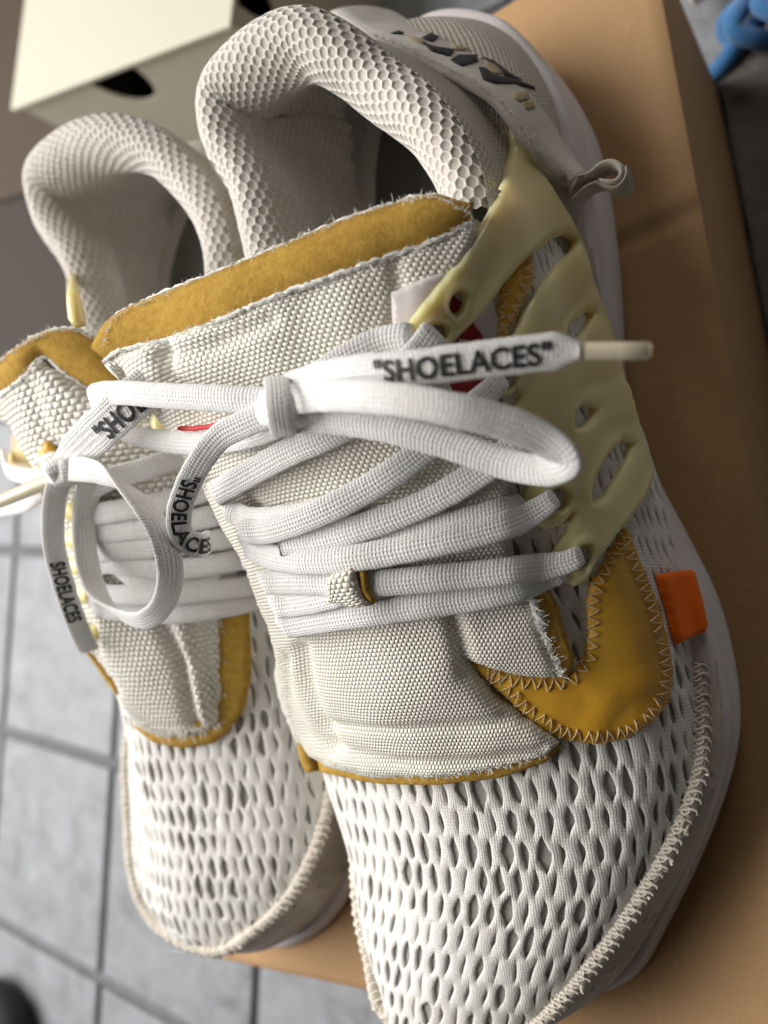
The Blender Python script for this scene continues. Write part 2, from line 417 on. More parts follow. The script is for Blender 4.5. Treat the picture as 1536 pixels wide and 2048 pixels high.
# ------------------------------------------------------------------ blisters: sheets of real thickness lying on a surface
def patch(name, outline, parent, m, base, thick, r=14, spacing=10, holes=(), lift=0.0, extra=None, uvf=None, smooth=3, skirt=0.002, jag=0.0):
    def dens(P, sp):
        out = []
        for i in range(len(P)):
            a = np.array(P[i], float); b = np.array(P[(i + 1) % len(P)], float); k = max(1, int(np.linalg.norm(b - a) / sp))
            for j in range(k): out.append(tuple(a + (b - a) * j / k))
        return out
    rings = [dens(outline, spacing)] + [dens(h, spacing * 0.6) for h in holes]
    if jag: rings[0] = [(x + random.uniform(-jag, jag), y + random.uniform(-jag, jag)) for x, y in rings[0]]
    pts = []; edges = []
    for rg in rings:
        o = len(pts); pts += rg; edges += [(o + i, o + (i + 1) % len(rg)) for i in range(len(rg))]
    nb = len(pts); xs = [p[0] for p in rings[0]]; ys = [p[1] for p in rings[0]]
    cand = []
    y = min(ys) + spacing / 2; row = 0
    while y < max(ys):
        x = min(xs) + (spacing / 2 if row % 2 else 0)
        while x < max(xs):
            if inside(rings[0], (x, y)) and not any(inside(h, (x, y)) for h in rings[1:]): cand.append((x, y))
            x += spacing
        y += spacing * 0.87; row += 1
    if cand:
        dd = np.min([seg_dist(cand, rg) for rg in rings], axis=0)
        pts += [c for c, d in zip(cand, dd) if d > spacing * 0.4]
    vo, _, fo, _, _, _ = delaunay_2d_cdt([Vector(p) for p in pts], edges, [], 0, 1e-4)
    P2 = np.array([(v.x, v.y) for v in vo])
    tri = []
    for f in fo:
        c = tuple(P2[list(f)].mean(0))
        if inside(rings[0], c) and not any(inside(h, c) for h in rings[1:]): tri.append(tuple(f))
    n = len(P2)
    T = np.full(n, np.nan)
    for i in range(n):
        h = base.hit(*P2[i])
        if h: T[i] = h[2]
    nbr = [set() for _ in range(n)]
    for a, b, c in tri:
        nbr[a] |= {b, c}; nbr[b] |= {a, c}; nbr[c] |= {a, b}
    for _ in range(60):
        bad = [i for i in range(n) if np.isnan(T[i]) and nbr[i]]
        if not bad: break
        for i in bad:
            v = [T[j] for j in nbr[i] if not np.isnan(T[j])]
            if v: T[i] = sum(v) / len(v)
    T = np.nan_to_num(T, nan=float(np.nanmean(T)))
    for _ in range(smooth):
        T = np.array([0.5 * T[i] + 0.5 * np.mean([T[j] for j in nbr[i]]) if nbr[i] else T[i] for i in range(n)])
    D = [raydir(*p) for p in P2]
    P = [CAM + D[i] * T[i] for i in range(n)]
    Nn = [Vector((0, 0, 0)) for _ in range(n)]
    for a, b, c in tri:
        k = (P[b] - P[a]).cross(P[c] - P[a])
        if k.dot(D[a]) > 0: k = -k
        Nn[a] += k; Nn[b] += k; Nn[c] += k
    Nn = [(k.normalized() if k.length > 0 else -D[i]) for i, k in enumerate(Nn)]
    for _ in range(3):
        Nn = [((Nn[i] + sum((Nn[j] for j in nbr[i]), Vector((0, 0, 0)))).normalized() if nbr[i] else Nn[i]) for i in range(n)]
    d = np.min([seg_dist(P2, rg) for rg in rings], axis=0)
    q = np.clip(d / r, 0, 1); prof = np.sqrt(np.maximum(0, 1 - (1 - q) ** 2))
    V = []
    for i in range(n):
        h = lift + thick * (0.35 + 0.65 * prof[i])
        if extra: h += extra(P2[i][0], P2[i][1], q[i])
        V.append(P[i] + Nn[i] * h)
    Fc = []
    for a, b, c in tri:
        k = (P[b] - P[a]).cross(P[c] - P[a]); Fc.append((a, c, b) if k.dot(D[a]) > 0 else (a, b, c))
    uv = [uvf(p) for p in P] if uvf else [(0, 0)] * n
    # skirt: the sheet's cut edge goes down to what it lies on
    cnt = {}
    for f in Fc:
        for i in range(3):
            e = (f[i], f[(i + 1) % 3]); cnt[e] = 1
    low = {}
    for (a, b) in list(cnt):
        if (b, a) not in cnt:
            for x in (a, b):
                if x not in low:
                    low[x] = len(V); V.append(P[x] + Nn[x] * (lift - skirt)); uv.append(uv[x])
            Fc.append((b, a, low[a], low[b]))
    o = mesh(name, V, Fc, m, parent, uv)
    o.data['n_top'] = n
    return o
def ell(x, y, rx, ry, rot=0, n=14):
    c, s = math.cos(rot), math.sin(rot)
    return [(x + rx * math.cos(2 * PI * i / n) * c - ry * math.sin(2 * PI * i / n) * s, y + rx * math.cos(2 * PI * i / n) * s + ry * math.sin(2 * PI * i / n) * c) for i in range(n)]

# ------------------------------------------------------------------ flat laces
class Lace:
    def __init__(s, P, Wd, width, thick, m, name, parent, taper=None, label=None):
        """P control points, Wd the direction across the lace at each of them"""
        Q = np.hstack([np.array([tuple(p) for p in P]), np.array([tuple(x) for x in Wd])])
        Q = crom(Q, 10); L = np.concatenate([[0], np.cumsum(np.linalg.norm(np.diff(Q[:, :3], axis=0), axis=1))])
        n = max(8, int(L[-1] / 0.0009)); Q = resample(Q, n)
        s.P = Q[:, :3]; s.L = np.linspace(0, L[-1], n); s.w, s.t = width, thick
        T = np.gradient(s.P, axis=0); T /= np.linalg.norm(T, axis=1, keepdims=True)
        B = Q[:, 3:6] - T * np.sum(Q[:, 3:6] * T, axis=1, keepdims=True)
        B /= np.maximum(np.linalg.norm(B, axis=1, keepdims=True), 1e-9)
        for i in range(1, n):
            if B[i] @ B[i - 1] < 0: B[i] = -B[i]
        k = np.ones(9) / 9
        Bp = np.pad(B, ((4, 4), (0, 0)), mode='edge')
        B = np.stack([np.convolve(Bp[:, c], k, 'valid') for c in range(3)], 1); B -= T * np.sum(B * T, axis=1, keepdims=True)
        B /= np.linalg.norm(B, axis=1, keepdims=True)
        s.T, s.B, s.N = T, B, np.cross(B, T)
        K = 16; V = []; uv = []
        for i in range(n):
            ww = width * (taper(i / (n - 1)) if taper else 1.0)
            wob = 1 + 0.05 * noise.noise(Vector(s.P[i]) * 400)
            for k_ in range(K + 1):
                a = 2 * PI * k_ / K; c, sn = math.cos(a), math.sin(a)
                x = math.copysign(abs(c) ** 0.7, c) * ww / 2 * wob; y = math.copysign(abs(sn) ** 0.62, sn) * thick / 2
                V.append(s.P[i] + B[i] * x + s.N[i] * y); uv.append((s.L[i], abs(((k_ / K) * 2) % 2 - 1)))
        Fc = grid_faces(n, K + 1)
        Fc.append(tuple(range(K))); Fc.append(tuple((n - 1) * (K + 1) + k_ for k_ in reversed(range(K))))
        s.o = mesh(name, V, Fc, m, parent, uv)
        if label: s.o['label'] = label
    def text(s, body, u0, u1, hgt, side=1, flip=False, dv=0.0, m=None):
        cu = bpy.data.curves.new('lettering', 'FONT'); cu.body = body; cu.size = 1.0; cu.offset = 0.03; cu.space_character = 1.06
        to = bpy.data.objects.new('lettering', cu); COL.objects.link(to)
        bpy.context.view_layer.update()
        me = bpy.data.meshes.new_from_object(to.evaluated_get(bpy.context.evaluated_depsgraph_get()))
        bpy.data.objects.remove(to); bpy.data.curves.remove(cu)
        bm = bmesh.new(); bm.from_mesh(me); bpy.data.meshes.remove(me)
        xs = [v.co.x for v in bm.verts]; ys = [v.co.y for v in bm.verts]
        x0, x1, y0, y1 = min(xs), max(xs), min(ys), max(ys)
        for k in range(1, 90):
            bmesh.ops.bisect_plane(bm, geom=bm.verts[:] + bm.edges[:] + bm.faces[:], plane_co=(x0 + (x1 - x0) * k / 90, 0, 0), plane_no=(1, 0, 0))
        for k in range(1, 5):
            bmesh.ops.bisect_plane(bm, geom=bm.verts[:] + bm.edges[:] + bm.faces[:], plane_co=(0, y0 + (y1 - y0) * k / 5, 0), plane_no=(0, 1, 0))
        bmesh.ops.triangulate(bm, faces=bm.faces[:])
        bm.verts.ensure_lookup_table()
        V = []
        for v in bm.verts:
            fx = (v.co.x - x0) / (x1 - x0); fy = (v.co.y - y0) / (y1 - y0) - 0.5
            u = u0 + (u1 - u0) * fx
            vv = (-fy if flip else fy) * hgt + dv
            i = np.clip(np.interp(u, s.L, np.arange(len(s.L))), 0, len(s.L) - 1.001); i0 = int(i); f = i - i0
            P = s.P[i0] * (1 - f) + s.P[i0 + 1] * f; B = s.B[i0] * (1 - f) + s.B[i0 + 1] * f; Nn = s.N[i0] * (1 - f) + s.N[i0 + 1] * f
            c = min(1, abs(vv) / (s.w / 2)) ** (1 / 0.7); y = s.t / 2 * math.sqrt(max(0, 1 - c * c)) ** 0.62
            V.append(P + B * vv + Nn * side * (y + 0.00030))
        Fc = [tuple(v.index for v in f.verts) for f in bm.faces]; bm.free()
        return mesh('lettering', V, Fc, m or M['ink'], s.o, smooth=False)

def pr(P):
    r = P - CAM; d = -r.dot(CB)
    return 768 + F * r.dot(CR) / d, 1024 - F * r.dot(CU) / d

# ================================================================== THE SETTING
ZF = -0.11
def box(name, p0, u, v, hgt, m, parent=None, bev=0.001, **k):
    """box on corner p0 with edges u, v (vectors) and height, edges softened"""
    bm = bmesh.new()
    c = [p0, p0 + u, p0 + u + v, p0 + v]
    vs = [bm.verts.new(q) for q in c] + [bm.verts.new(q + Vector((0, 0, hgt))) for q in c]
    for f in ((3, 2, 1, 0), (4, 5, 6, 7), (0, 1, 5, 4), (1, 2, 6, 5), (2, 3, 7, 6), (3, 0, 4, 7)): bm.faces.new([vs[i] for i in f])
    bmesh.ops.recalc_face_normals(bm, faces=bm.faces[:])
    if bev: bmesh.ops.bevel(bm, geom=bm.edges[:], offset=bev, segments=2, affect='EDGES', profile=0.5)
    V = [v.co.copy() for v in bm.verts]; Fc = [tuple(q.index for q in f.verts) for f in bm.faces]; bm.free()
    return mesh(name, V, Fc, m, parent, smooth=False, **k)

floor = mesh('floor', [(-4, -4, ZF - 0.004), (4, -4, ZF - 0.004), (4, 4, ZF - 0.004), (-4, 4, ZF - 0.004)], [(0, 1, 2, 3)], M['grout'], smooth=False)
floor['kind'] = 'structure'
TS = 0.43033 * 0.35; TH = 0.0470716
tile_me = None
bm = bmesh.new()
hx, hy = TS / 2 - 0.0030, TS / 2 - 0.0042
vs = [bm.verts.new((x, y, z)) for z in (-0.006, 0.0) for x, y in ((-hx, -hy), (hx, -hy), (hx, hy), (-hx, hy))]
for f in ((3, 2, 1, 0), (4, 5, 6, 7), (0, 1, 5, 4), (1, 2, 6, 5), (2, 3, 7, 6), (3, 0, 4, 7)): bm.faces.new([vs[i] for i in f])
bmesh.ops.bevel(bm, geom=[e for e in bm.edges if all(v.co.z > -0.001 for v in e.verts)], offset=0.0018, segments=2, affect='EDGES', profile=0.6)
tile_me = bpy.data.meshes.new('tile'); bm.to_mesh(tile_me); bm.free(); tile_me.materials.append(M['tile'])
for i in range(-5, 9):
    for j in range(-9, 7):
        ii, jj = i + 0.5, j + 0.5
        u_ = -1.8012316 + 0.43033 * (math.cos(TH) * ii - math.sin(TH) * jj); v_ = -0.0781522 + 0.43033 * (math.sin(TH) * ii + math.cos(TH) * jj)
        o = link('tile', tile_me, floor); o.location = (0.35 * u_, -0.35 * v_, ZF + random.uniform(-0.0003, 0.0003)); o.rotation_euler = (0, 0, -TH)

# the brown carton the shoes stand on
AX = Vector((0.992, 0.124, 0)); AY = Vector((-0.124, 0.992, 0))          # across and along the carton
fr = AX * -0.036 - AY * 0.1275                                            # front right corner
CWID, CLEN = 0.238, 0.352
root = empty('cardboard_carton', fr - AX * CWID / 2 + AY * CLEN / 2 + Vector((0, 0, ZF)), 'flat brown cardboard carton under both sneakers', 'carton')
NX, NY = 90, 200; V = []
for j in range(NY + 1):
    for i in range(NX + 1):
        x = -CWID * (1 - i / NX); y = CLEN * j / NY
        # a shallow pressed crease runs across the lid, the board sags a little
        cr = (y - 0.245 - 0.10 * (x + 0.03)); z = -0.0008 * math.exp(-(cr / 0.0030) ** 2) + 0.0006 * math.exp(-((cr - 0.006) / 0.005) ** 2)
        z += 0.0007 * noise.noise(Vector((x * 9, y * 9, 3)))
        e = min(min(-x, x + CWID), min(y, CLEN - y)); z -= 0.0012 * (1 - min(1, e / 0.0012)) ** 2
        V.append(fr + AX * x + AY * y + Vector((0, 0, z)))
mesh('lid_panel', V, grid_faces(NY + 1, NX + 1), M['card'], root)
dz = Vector((0, 0, ZF + 0.0005))
box('side_panel', fr - AX * 0.003 + dz, AX * 0.0028, AY * CLEN, -ZF - 0.0026, M['card'], root, 0.0006)
box('side_panel', fr - AX * CWID + AX * 0.0002 + dz, AX * 0.0028, AY * CLEN, -ZF - 0.0026, M['card'], root, 0.0006)
box('end_panel', fr - AX * (CWID - 0.0034) + AY * 0.0002 + dz, AX * (CWID - 0.0068), AY * 0.003, -ZF - 0.003, M['card'], root, 0.0006)
box('end_panel', fr - AX * (CWID - 0.0034) + AY * (CLEN - 0.0032) + dz, AX * (CWID - 0.0068), AY * 0.003, -ZF - 0.003, M['card'], root, 0.0006)

# the cream shoe box behind
A = at(20, 220, 0.0); B = at(460, 50, 0.0)
ux = (B - A); bw = ux.length; ux.normalize(); uy = Vector((-ux.y, ux.x, 0)); blen = 0.33
root = empty('shoe_box', A + ux * bw / 2 + uy * blen / 2 + Vector((0, 0, ZF)), 'cream shoe box with a half round thumb hole, behind the sneakers', 'shoe box')
box('box_lid', A + Vector((0, 0, -0.0035)), ux * bw, uy * blen, 0.0035, M['cream'], root, 0.001)
# front wall with a half round thumb cut, side walls
def wall_with_cut(name, p, u, wdt, hgt, cx, rx, rz, inn):
    top = [(0, hgt), (cx - rx, hgt)] + [(cx + rx * math.cos(PI - PI * k / 16), hgt - rz * math.sin(PI * k / 16)) for k in range(1, 16)] + [(cx + rx, hgt), (wdt, hgt)]
    V = []
    for off in (0, 0.0015):
        for (x, z) in top: V.append(p + u * x + inn * off + Vector((0, 0, z)))
        for (x, z) in top: V.append(p + u * x + inn * off)
    n = len(top); Fc = []
    for i in range(n - 1):
        Fc += [(i, n + i, n + i + 1, i + 1), (2 * n + i, 2 * n + i + 1, 3 * n + i + 1, 3 * n + i), (i, i + 1, 2 * n + i + 1, 2 * n + i)]
    Fc += [(0, 2 * n, 3 * n, n), (n - 1, 2 * n - 1, 4 * n - 1, 3 * n - 1)]
    return mesh(name, V, Fc, M['cream'], root, smooth=False)
hb_ = -ZF - 0.0042
p0 = A + ux * 0.002 + uy * 0.004 + Vector((0, 0, ZF))
wall_with_cut('box_wall', p0, ux, bw - 0.004, hb_, 0.094, 0.021, 0.030, uy)
wall_with_cut('box_wall', p0 + ux * (bw - 0.004) + uy * 0.0016, uy, blen - 0.008, hb_, 0.018, 0.010, 0.024, -ux)
box('box_wall', p0 + uy * 0.0016, ux * 0.0015, uy * (blen - 0.008), hb_, M['cream'], root, 0)
box('box_wall', p0 + uy * (blen - 0.006) + ux * 0.0016, ux * (bw - 0.0072), uy * 0.0015, hb_, M['cream'], root, 0)
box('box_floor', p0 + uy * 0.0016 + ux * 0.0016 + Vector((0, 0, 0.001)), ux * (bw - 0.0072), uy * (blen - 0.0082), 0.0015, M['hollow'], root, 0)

# flattened cardboard on the floor, left; soft dark gradient put into two tones
q = [at(-60, 842, ZF + 0.004), at(330, 850, ZF + 0.004)]
u_ = (q[1] - q[0]).normalized(); v_ = Vector((-u_.y, u_.x, 0))
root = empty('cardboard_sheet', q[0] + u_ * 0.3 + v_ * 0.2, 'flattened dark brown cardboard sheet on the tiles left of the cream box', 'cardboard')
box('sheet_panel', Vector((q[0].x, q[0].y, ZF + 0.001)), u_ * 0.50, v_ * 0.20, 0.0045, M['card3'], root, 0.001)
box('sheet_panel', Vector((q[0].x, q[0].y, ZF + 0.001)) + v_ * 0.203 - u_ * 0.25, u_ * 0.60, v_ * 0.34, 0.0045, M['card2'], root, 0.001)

# beyond the carton's right side: doormat, board, blue cord
box('doormat', Vector((-0.0352, 0.0, ZF + 0.0005)), Vector((0.30, 0.03, 0)), Vector((-0.0285, 0.2317, 0)), 0.008, M['mat'], None, 0.002)
o = bpy.data.objects['doormat']; tag(o, 'dark grey brown doormat on the floor right of the carton', 'doormat')
box('board', Vector((-0.0700, 0.2515, ZF + 0.014)), Vector((0.30, 0.10, 0)), Vector((-0.016, 0.05, 0)), 0.018, M['plank'], None, 0.0015)
tag(bpy.data.objects['board'], 'pale beige board edge behind the blue cord', 'board')
paths = []
c0 = at(1486, 42, ZF + 0.02); c0.z = ZF + 0.016
pth = [c0 + Vector((-0.040, -0.006, -0.009)), c0 + Vector((-0.028, -0.009, -0.009)), c0 + Vector((-0.016, -0.012, -0.008))]
for k in range(64):
    a = -2.2 + k / 64 * 2 * PI * 3.1; i = k / 64
    pth.append(c0 + Vector((-0.008 + 0.036 * i + 0.003 * math.sin(a * 2.3), math.cos(a) * 0.0075 - 0.001, 0.002 + math.sin(a) * 0.0065)))
V, Fc = tubes([crom(pth, 3)], 0.0040, 10)
o = mesh('blue_cord', V, Fc, M['cord'], loc0=c0.copy()); tag(o, 'coil of thick blue braided cord beside the doormat', 'cord')
# dark body added in place of the shade in the near left corner
c0 = at(-30, 2065, ZF + 0.02)
bm = bmesh.new(); bmesh.ops.create_uvsphere(bm, u_segments=24, v_segments=14, radius=1)
V = [c0 + Vector((v.co.x * 0.045, v.co.y * 0.035, max(v.co.z, -0.6) * 0.022 - 0.006)) for v in bm.verts]; Fc = [tuple(q.index for q in f.verts) for f in bm.faces]; bm.free()
o = mesh('shade_lump', V, Fc, M['black'], loc0=c0.copy()); tag(o, 'added dark slipper toe at the near left corner', 'lump')

# ================================================================== SNEAKERS
def frays(name, poly, base, n, ln, parent, m, spread=1.0, lift=0.0004, r=0.00011):
    P = resample(np.array(poly, float), n * 3); paths = []
    for i in range(n):
        k = random.randrange(len(P)); x, y = P[k] + rng.normal(0, 1.5, 2)
        h = base.hit(x, y)
        if not h: continue
        p = h[0] + h[1] * lift
        d = (h[1] * random.uniform(0.1, 0.9) + CR * random.gauss(0, .7) * spread + CU * random.gauss(0.1, .7) * spread).normalized()
        l = ln * random.uniform(0.4, 1.5); c = Vector(rng.normal(0, 1, 3)) * 0.5
        paths.append([p + d * l * t + c * l * t * t * 0.8 for t in (0, .3, .6, 1)])
    V, Fc = tubes(paths, lambda t: r * (1 - 0.6 * t), 4)
    o = mesh(name, V, Fc, m, parent); o['kind'] = 'stuff'; return o

class Shoe: pass
def sole_outline(pts):
    Q = crom(np.array([(s, t, 0.0) for s, t in pts]), 14, True); return resample(Q, 260, True)[:, :2]
def midtop(s): return np.interp(s, [-20, 60, 120, 160, 200, 240, 280, 320], [.037, .036, .033, .029, .026, .019, .009, .007])

def build(root, side, sole, st, tip, rim, cbase, skip=None, holes=None, cut=lambda x, y: False):
    k = Shoe(); k.root = root
    O = sole_outline(sole)
    # ---- midsole: a closed outline lofted up, with the moulded groove along its side
    nx = np.roll(O, -1, 0) - np.roll(O, 1, 0); nr = np.stack([nx[:, 1], -nx[:, 0]], 1); nr /= np.linalg.norm(nr, axis=1, keepdims=True)
    if np.mean(np.sum(nr * (O - O.mean(0)), axis=1)) < 0: nr = -nr
    prof = [(-5, 0.0), (-1.6, .05), (-0.2, .2), (.3, .38), (-.1, .52), (-.9, .60), (-2.0, .635), (-1.0, .67), (-.4, .75), (-1.0, .92), (-2.4, 1.0), (-6, 1.02), (-16, .96)]
    V = []
    for dn, fz in prof:
        for (s_, t_), (a, b) in zip(O, nr):
            wv = 0.35 * noise.noise(Vector((s_ * .03, t_ * .03, fz)))
            V.append(W(s_ + a * (dn + wv), t_ + b * (dn + wv), midtop(s_) * fz + 0.0006))
    Fc = grid_faces(len(prof), 260, wrap_c=True); Fc.append(tuple(range(260)))
    mo = mesh('midsole', V, Fc, M['foam'], root)
    k.sole = (V, Fc)
    # ---- the upper over the forefoot
    srow = np.concatenate([np.linspace(st[0][0], st[-1][0], 90), st[-1][0] + (tip[0] - st[-1][0]) * np.sin(np.linspace(0.1, 1, 14) * PI / 2)])
    ctr = []
    for i in range(5):
        C = np.array([(x[0], x[1 + i][0], x[1 + i][1] * 1000) for x in st] + [(tip[0] + 0.01 * i, tip[1] + 0.2 * (2 - i), tip[2] * 1000 + 0.05 * (2 - abs(i - 2)))])
        C = crom(C, 12); o_ = np.argsort(C[:, 0]); C = C[o_]
        ctr.append(np.stack([np.interp(srow, C[:, 0], C[:, 1]), np.interp(srow, C[:, 0], C[:, 2])], 1))
    rows = []
    for r_, s_ in enumerate(srow):
        P = crom(np.array([(ctr[i][r_][0], ctr[i][r_][1], 0.0) for i in range(5)]), 18)
        rows.append([tuple(W(s_, t_, z_ / 1000)) for t_, z_, _ in P])
    D = Loft(srow, rows, [36] * len(srow))
    D.orient(lambda R: R.mean(axis=1, keepdims=True) * np.array([1, 1, 0]) + np.array([0, 0, 0.02]))
    k.D = D
    lo = Loft(srow, D.R - D.N * 0.0011, [36] * len(srow))
    lv = lo.verts(); pxs = [pr(Vector(v)) for v in lv]
    mesh('mesh_lining', lv, [f for f in lo.faces() if not cut(*pxs[f[0]])], M['liner'], root)
    # ---- pierced outer mesh, every hole a real opening
    p, q = 0.0046, 8.2; cells = []
    nrow = 0; s_ = st[0][0] + 6
    while s_ < tip[0] - 3:
        l0, l1 = D.lim(s_)
        c0 = (0.5 if nrow % 2 else 0.0) * p
        for c in range(-26, 27):
            a = c0 + c * p
            if a < l0 - p * 0.3 or a > l1 + p * 0.3: continue
            P, _ = D.ev(s_, a); x, y = pr(P)
            if (skip and skip(x, y)) or cut(x, y): continue
            cells.append((s_, a, holes(x, y, s_, a)))
        s_ += q; nrow += 1
    V, Fc = lattice(D, cells, p, q, 0.00068, True, 0.19 if side > 0 else 0.26)
    mesh('outer_mesh', V, Fc, M['mesh'], root)
    # ---- toe rand below the seam, and the overlocked seam itself
    ring = [np.array([D.ev(s_, D.lim(s_)[0])[0] for s_ in np.linspace(s0, tip[0] - 0.3, 70)]) for s0 in (holes.seam[0],)] + \
           [np.array([D.ev(s_, D.lim(s_)[1])[0] for s_ in np.linspace(tip[0] - 0.3, holes.seam[1], 70)])]
    Q = np.vstack(ring); Q = resample(crom(Q[::6], 6), 170)
    OT = np.array([tuple(W(s_ - a * 3, t_ - b * 3, midtop(s_) - 0.002)) for (s_, t_), (a, b) in zip(O, nr)])
    V = []; nz = 7
    for i, pnt in enumerate(Q):
        d = np.linalg.norm(OT[:, :2] - pnt[:2], axis=1); wgt = np.exp(-(d - d.min()) / 0.004); b_ = (OT * wgt[:, None]).sum(0) / wgt.sum()
        out = (b_ - pnt) * np.array([1, 1, 0]); no = np.linalg.norm(out); out = out / max(no, 1e-6)
        for j in range(nz):
            f = j / (nz - 1); v = pnt * (1 - f) + b_ * f + out * 0.0035 * math.sin(PI * min(1, f * 1.1)); V.append(v)
    k.rand = (V, grid_faces(len(Q), nz))
    ro = mesh('toe_rand', V, k.rand[1], M['rand'], root)
    dents = []
    T = np.gradient(Q, axis=0); T /= np.linalg.norm(T, axis=1, keepdims=True)
    paths = []; core = [Vector(v) + Vector((0, 0, 0.0006)) for v in Q]
    V, Fc = tubes([core], 0.0021, 8); co = mesh('seam_roll', V, Fc, M['rand'], root)
    L = np.concatenate([[0], np.cumsum(np.linalg.norm(np.diff(Q, axis=0), axis=1))]); n = int(L[-1] / 0.0026)
    for i in range(n):
        u = (i + 0.5 + random.uniform(-.12, .12)) / n * L[-1]
        c = Vector([np.interp(u, L, Q[:, x]) for x in range(3)]); t = Vector([np.interp(u, L, T[:, x]) for x in range(3)])
        up = Vector((0, 0, 1)); sd = t.cross(up).normalized(); up = sd.cross(t)
        rr = 0.0020 * random.uniform(.9, 1.15); sk = random.uniform(-.3, .3)
        lp = []
        for a in np.linspace(-0.6, PI + 0.6, 9):
            lp.append(c + sd * math.cos(a) * rr * 1.15 + up * (math.sin(a) * rr + 0.0006) + t * (0.0009 * math.sin(2 * a) + sk * 0.0006 * math.cos(a)))
        paths.append(lp)
        rg = [c + up * (rr * 0.85 + 0.0007) + sd * (math.sin(a) * 0.0011) + t * (math.cos(a) * 0.0012) + up * (0.0004 * math.cos(2 * a)) for a in np.linspace(0, 2 * PI, 9)]
        paths.append(rg)
        if random.random() < 0.5:
            a0 = c + sd * 0.001 + up * 0.001
            paths.append([a0, a0 + Vector(rng.normal(0, .0006, 3)) + up * 0.0004, a0 + Vector(rng.normal(0, .0011, 3)) + up * 0.0004])
    V, Fc = tubes(paths, 0.00036, 5); o = mesh('overlock_stitching', V, Fc, M['thread'], co); o['kind'] = 'stuff'
    # ---- padded collar
    Rm = np.array([tuple(at(x, y, z)) for x, y, z in rim]); Bs = np.array([tuple(W(s_, t_, 0.033)) for s_, t_ in cbase])
    C = crom(np.hstack([Rm, Bs]), 12); C = resample(C, 120); Rm, Bs = C[:, :3], C[:, 3:]
    tg = np.gradient(Rm, axis=0); tg[:, 2] = 0; tg /= np.linalg.norm(tg, axis=1, keepdims=True)
    inn = np.stack([-tg[:, 1], tg[:, 0], 0 * tg[:, 0]], 1)
    cen = Rm.mean(0)
    if np.sum(inn * (cen - Rm)) < 0: inn = -inn
    al = np.concatenate([[0], np.cumsum(np.linalg.norm(np.diff(Rm, axis=0), axis=1))]) * 1000
    rows = []
    for R_, B_, n__ in zip(Rm, Bs, inn):
        z = np.array([0, 0, 1.0]); mid = R_ * 0.45 + B_ * 0.55
        g = [B_ - n__ * 0.001 - z * 0.002, B_ * .72 + R_ * .28 - n__ * 0.001, mid + n__ * 0.004, R_ - n__ * 0.0070 - z * 0.015, R_ - n__ * 0.0066 - z * 0.0045, R_,
             R_ + n__ * 0.0062 - z * 0.0045, R_ + n__ * 0.0078 - z * 0.016, mid + n__ * 0.008, B_ * .75 + R_ * .25 + n__ * 0.009, B_ + n__ * 0.010]
        rows.append(crom(np.array(g), 8))
    Cc = Loft(al, rows, [40] * len(rows))
    mw = Cc.R[:, 12:70].mean(axis=1, keepdims=True)
    ctr_ = (Cc.R + 0); Nn = Cc.N
    # outward of the pad: compare with the pad's own middle line
    midl = (Cc.R[:, 10:11] + Cc.R[:, 70:71]) / 2
    Cc.orient(lambda R: np.concatenate([R[:, :40] + np.repeat(inn[:, None, :], 40, 1) * 0.01, R[:, 40:41] - np.array([0, 0, 0.01]), R[:, 41:] - np.repeat(inn[:, None, :], R.shape[1] - 41, 1) * 0.01], axis=1))
    k.C = Cc
    cells = []; p, q = 0.0029, 2.5; nrow = 0; s_ = 1.0
    while s_ < al[-1] - 1:
        l0, l1 = Cc.lim(s_)
        for c in range(-4, 22):
            a = (c + (0.5 if nrow % 2 else 0)) * p
            if a > l1 - 0.002: continue
            cells.append((s_, a, 1))
        s_ += q; nrow += 1
    V, Fc = lattice(Cc, cells, p, q, 0.0005, False, 0.14)
    ho = mesh('heel_collar', V, Fc, M['collar'], root); k.collar = ho
    ho.data.materials.append(M['backing'])
    ho.data.polygons.foreach_set('material_index', [0 if (i_ % 37) < 12 else 1 for i_ in range(len(ho.data.polygons))])
    j0, j1 = 0, 34
    V = Cc.R[:, j0:j1].reshape(-1, 3); uv = [(al[i] / 1000, Cc.A[i, j]) for i in range(len(al)) for j in range(j0, j1)]
    k.cout = (V, grid_faces(len(al), j1 - j0))
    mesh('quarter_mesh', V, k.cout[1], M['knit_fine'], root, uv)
    V = (Cc.R - Cc.N * 0.0012)[:, 44:].reshape(-1, 3)
    mesh('collar_lining', V, grid_faces(len(al), Cc.n - 44), M['liner'], root)
    # ---- insole
    I = [W(s_ - a * 9, t_ - b * 9, 0.036 if s_ < 150 else 0.03) for (s_, t_), (a, b) in zip(O, nr) if s_ < 230]
    cc = sum(I, Vector()) / len(I)
    mesh('insole', I + [cc], [(i, (i + 1) % len(I), len(I)) for i in range(len(I))], M['insole'], root)
    k.base = Base(); k.base.add(D.verts(), D.faces()); k.base.add(*k.cout)
    k.full = k.base.copy(); k.full.add(*k.sole); k.full.add(*k.rand)
    def uvf(P):
        s_, t_, z_ = loc(P); tc = np.interp(s_, [x[0] for x in st], [(x[1][0] + x[5][0]) / 2 for x in st])
        return (0.062 * math.atan2(t_ / 1000 - tc / 1000, max(0.004, z_ - 0.018)), s_ / 1000)
    k.uv = uvf
    return k

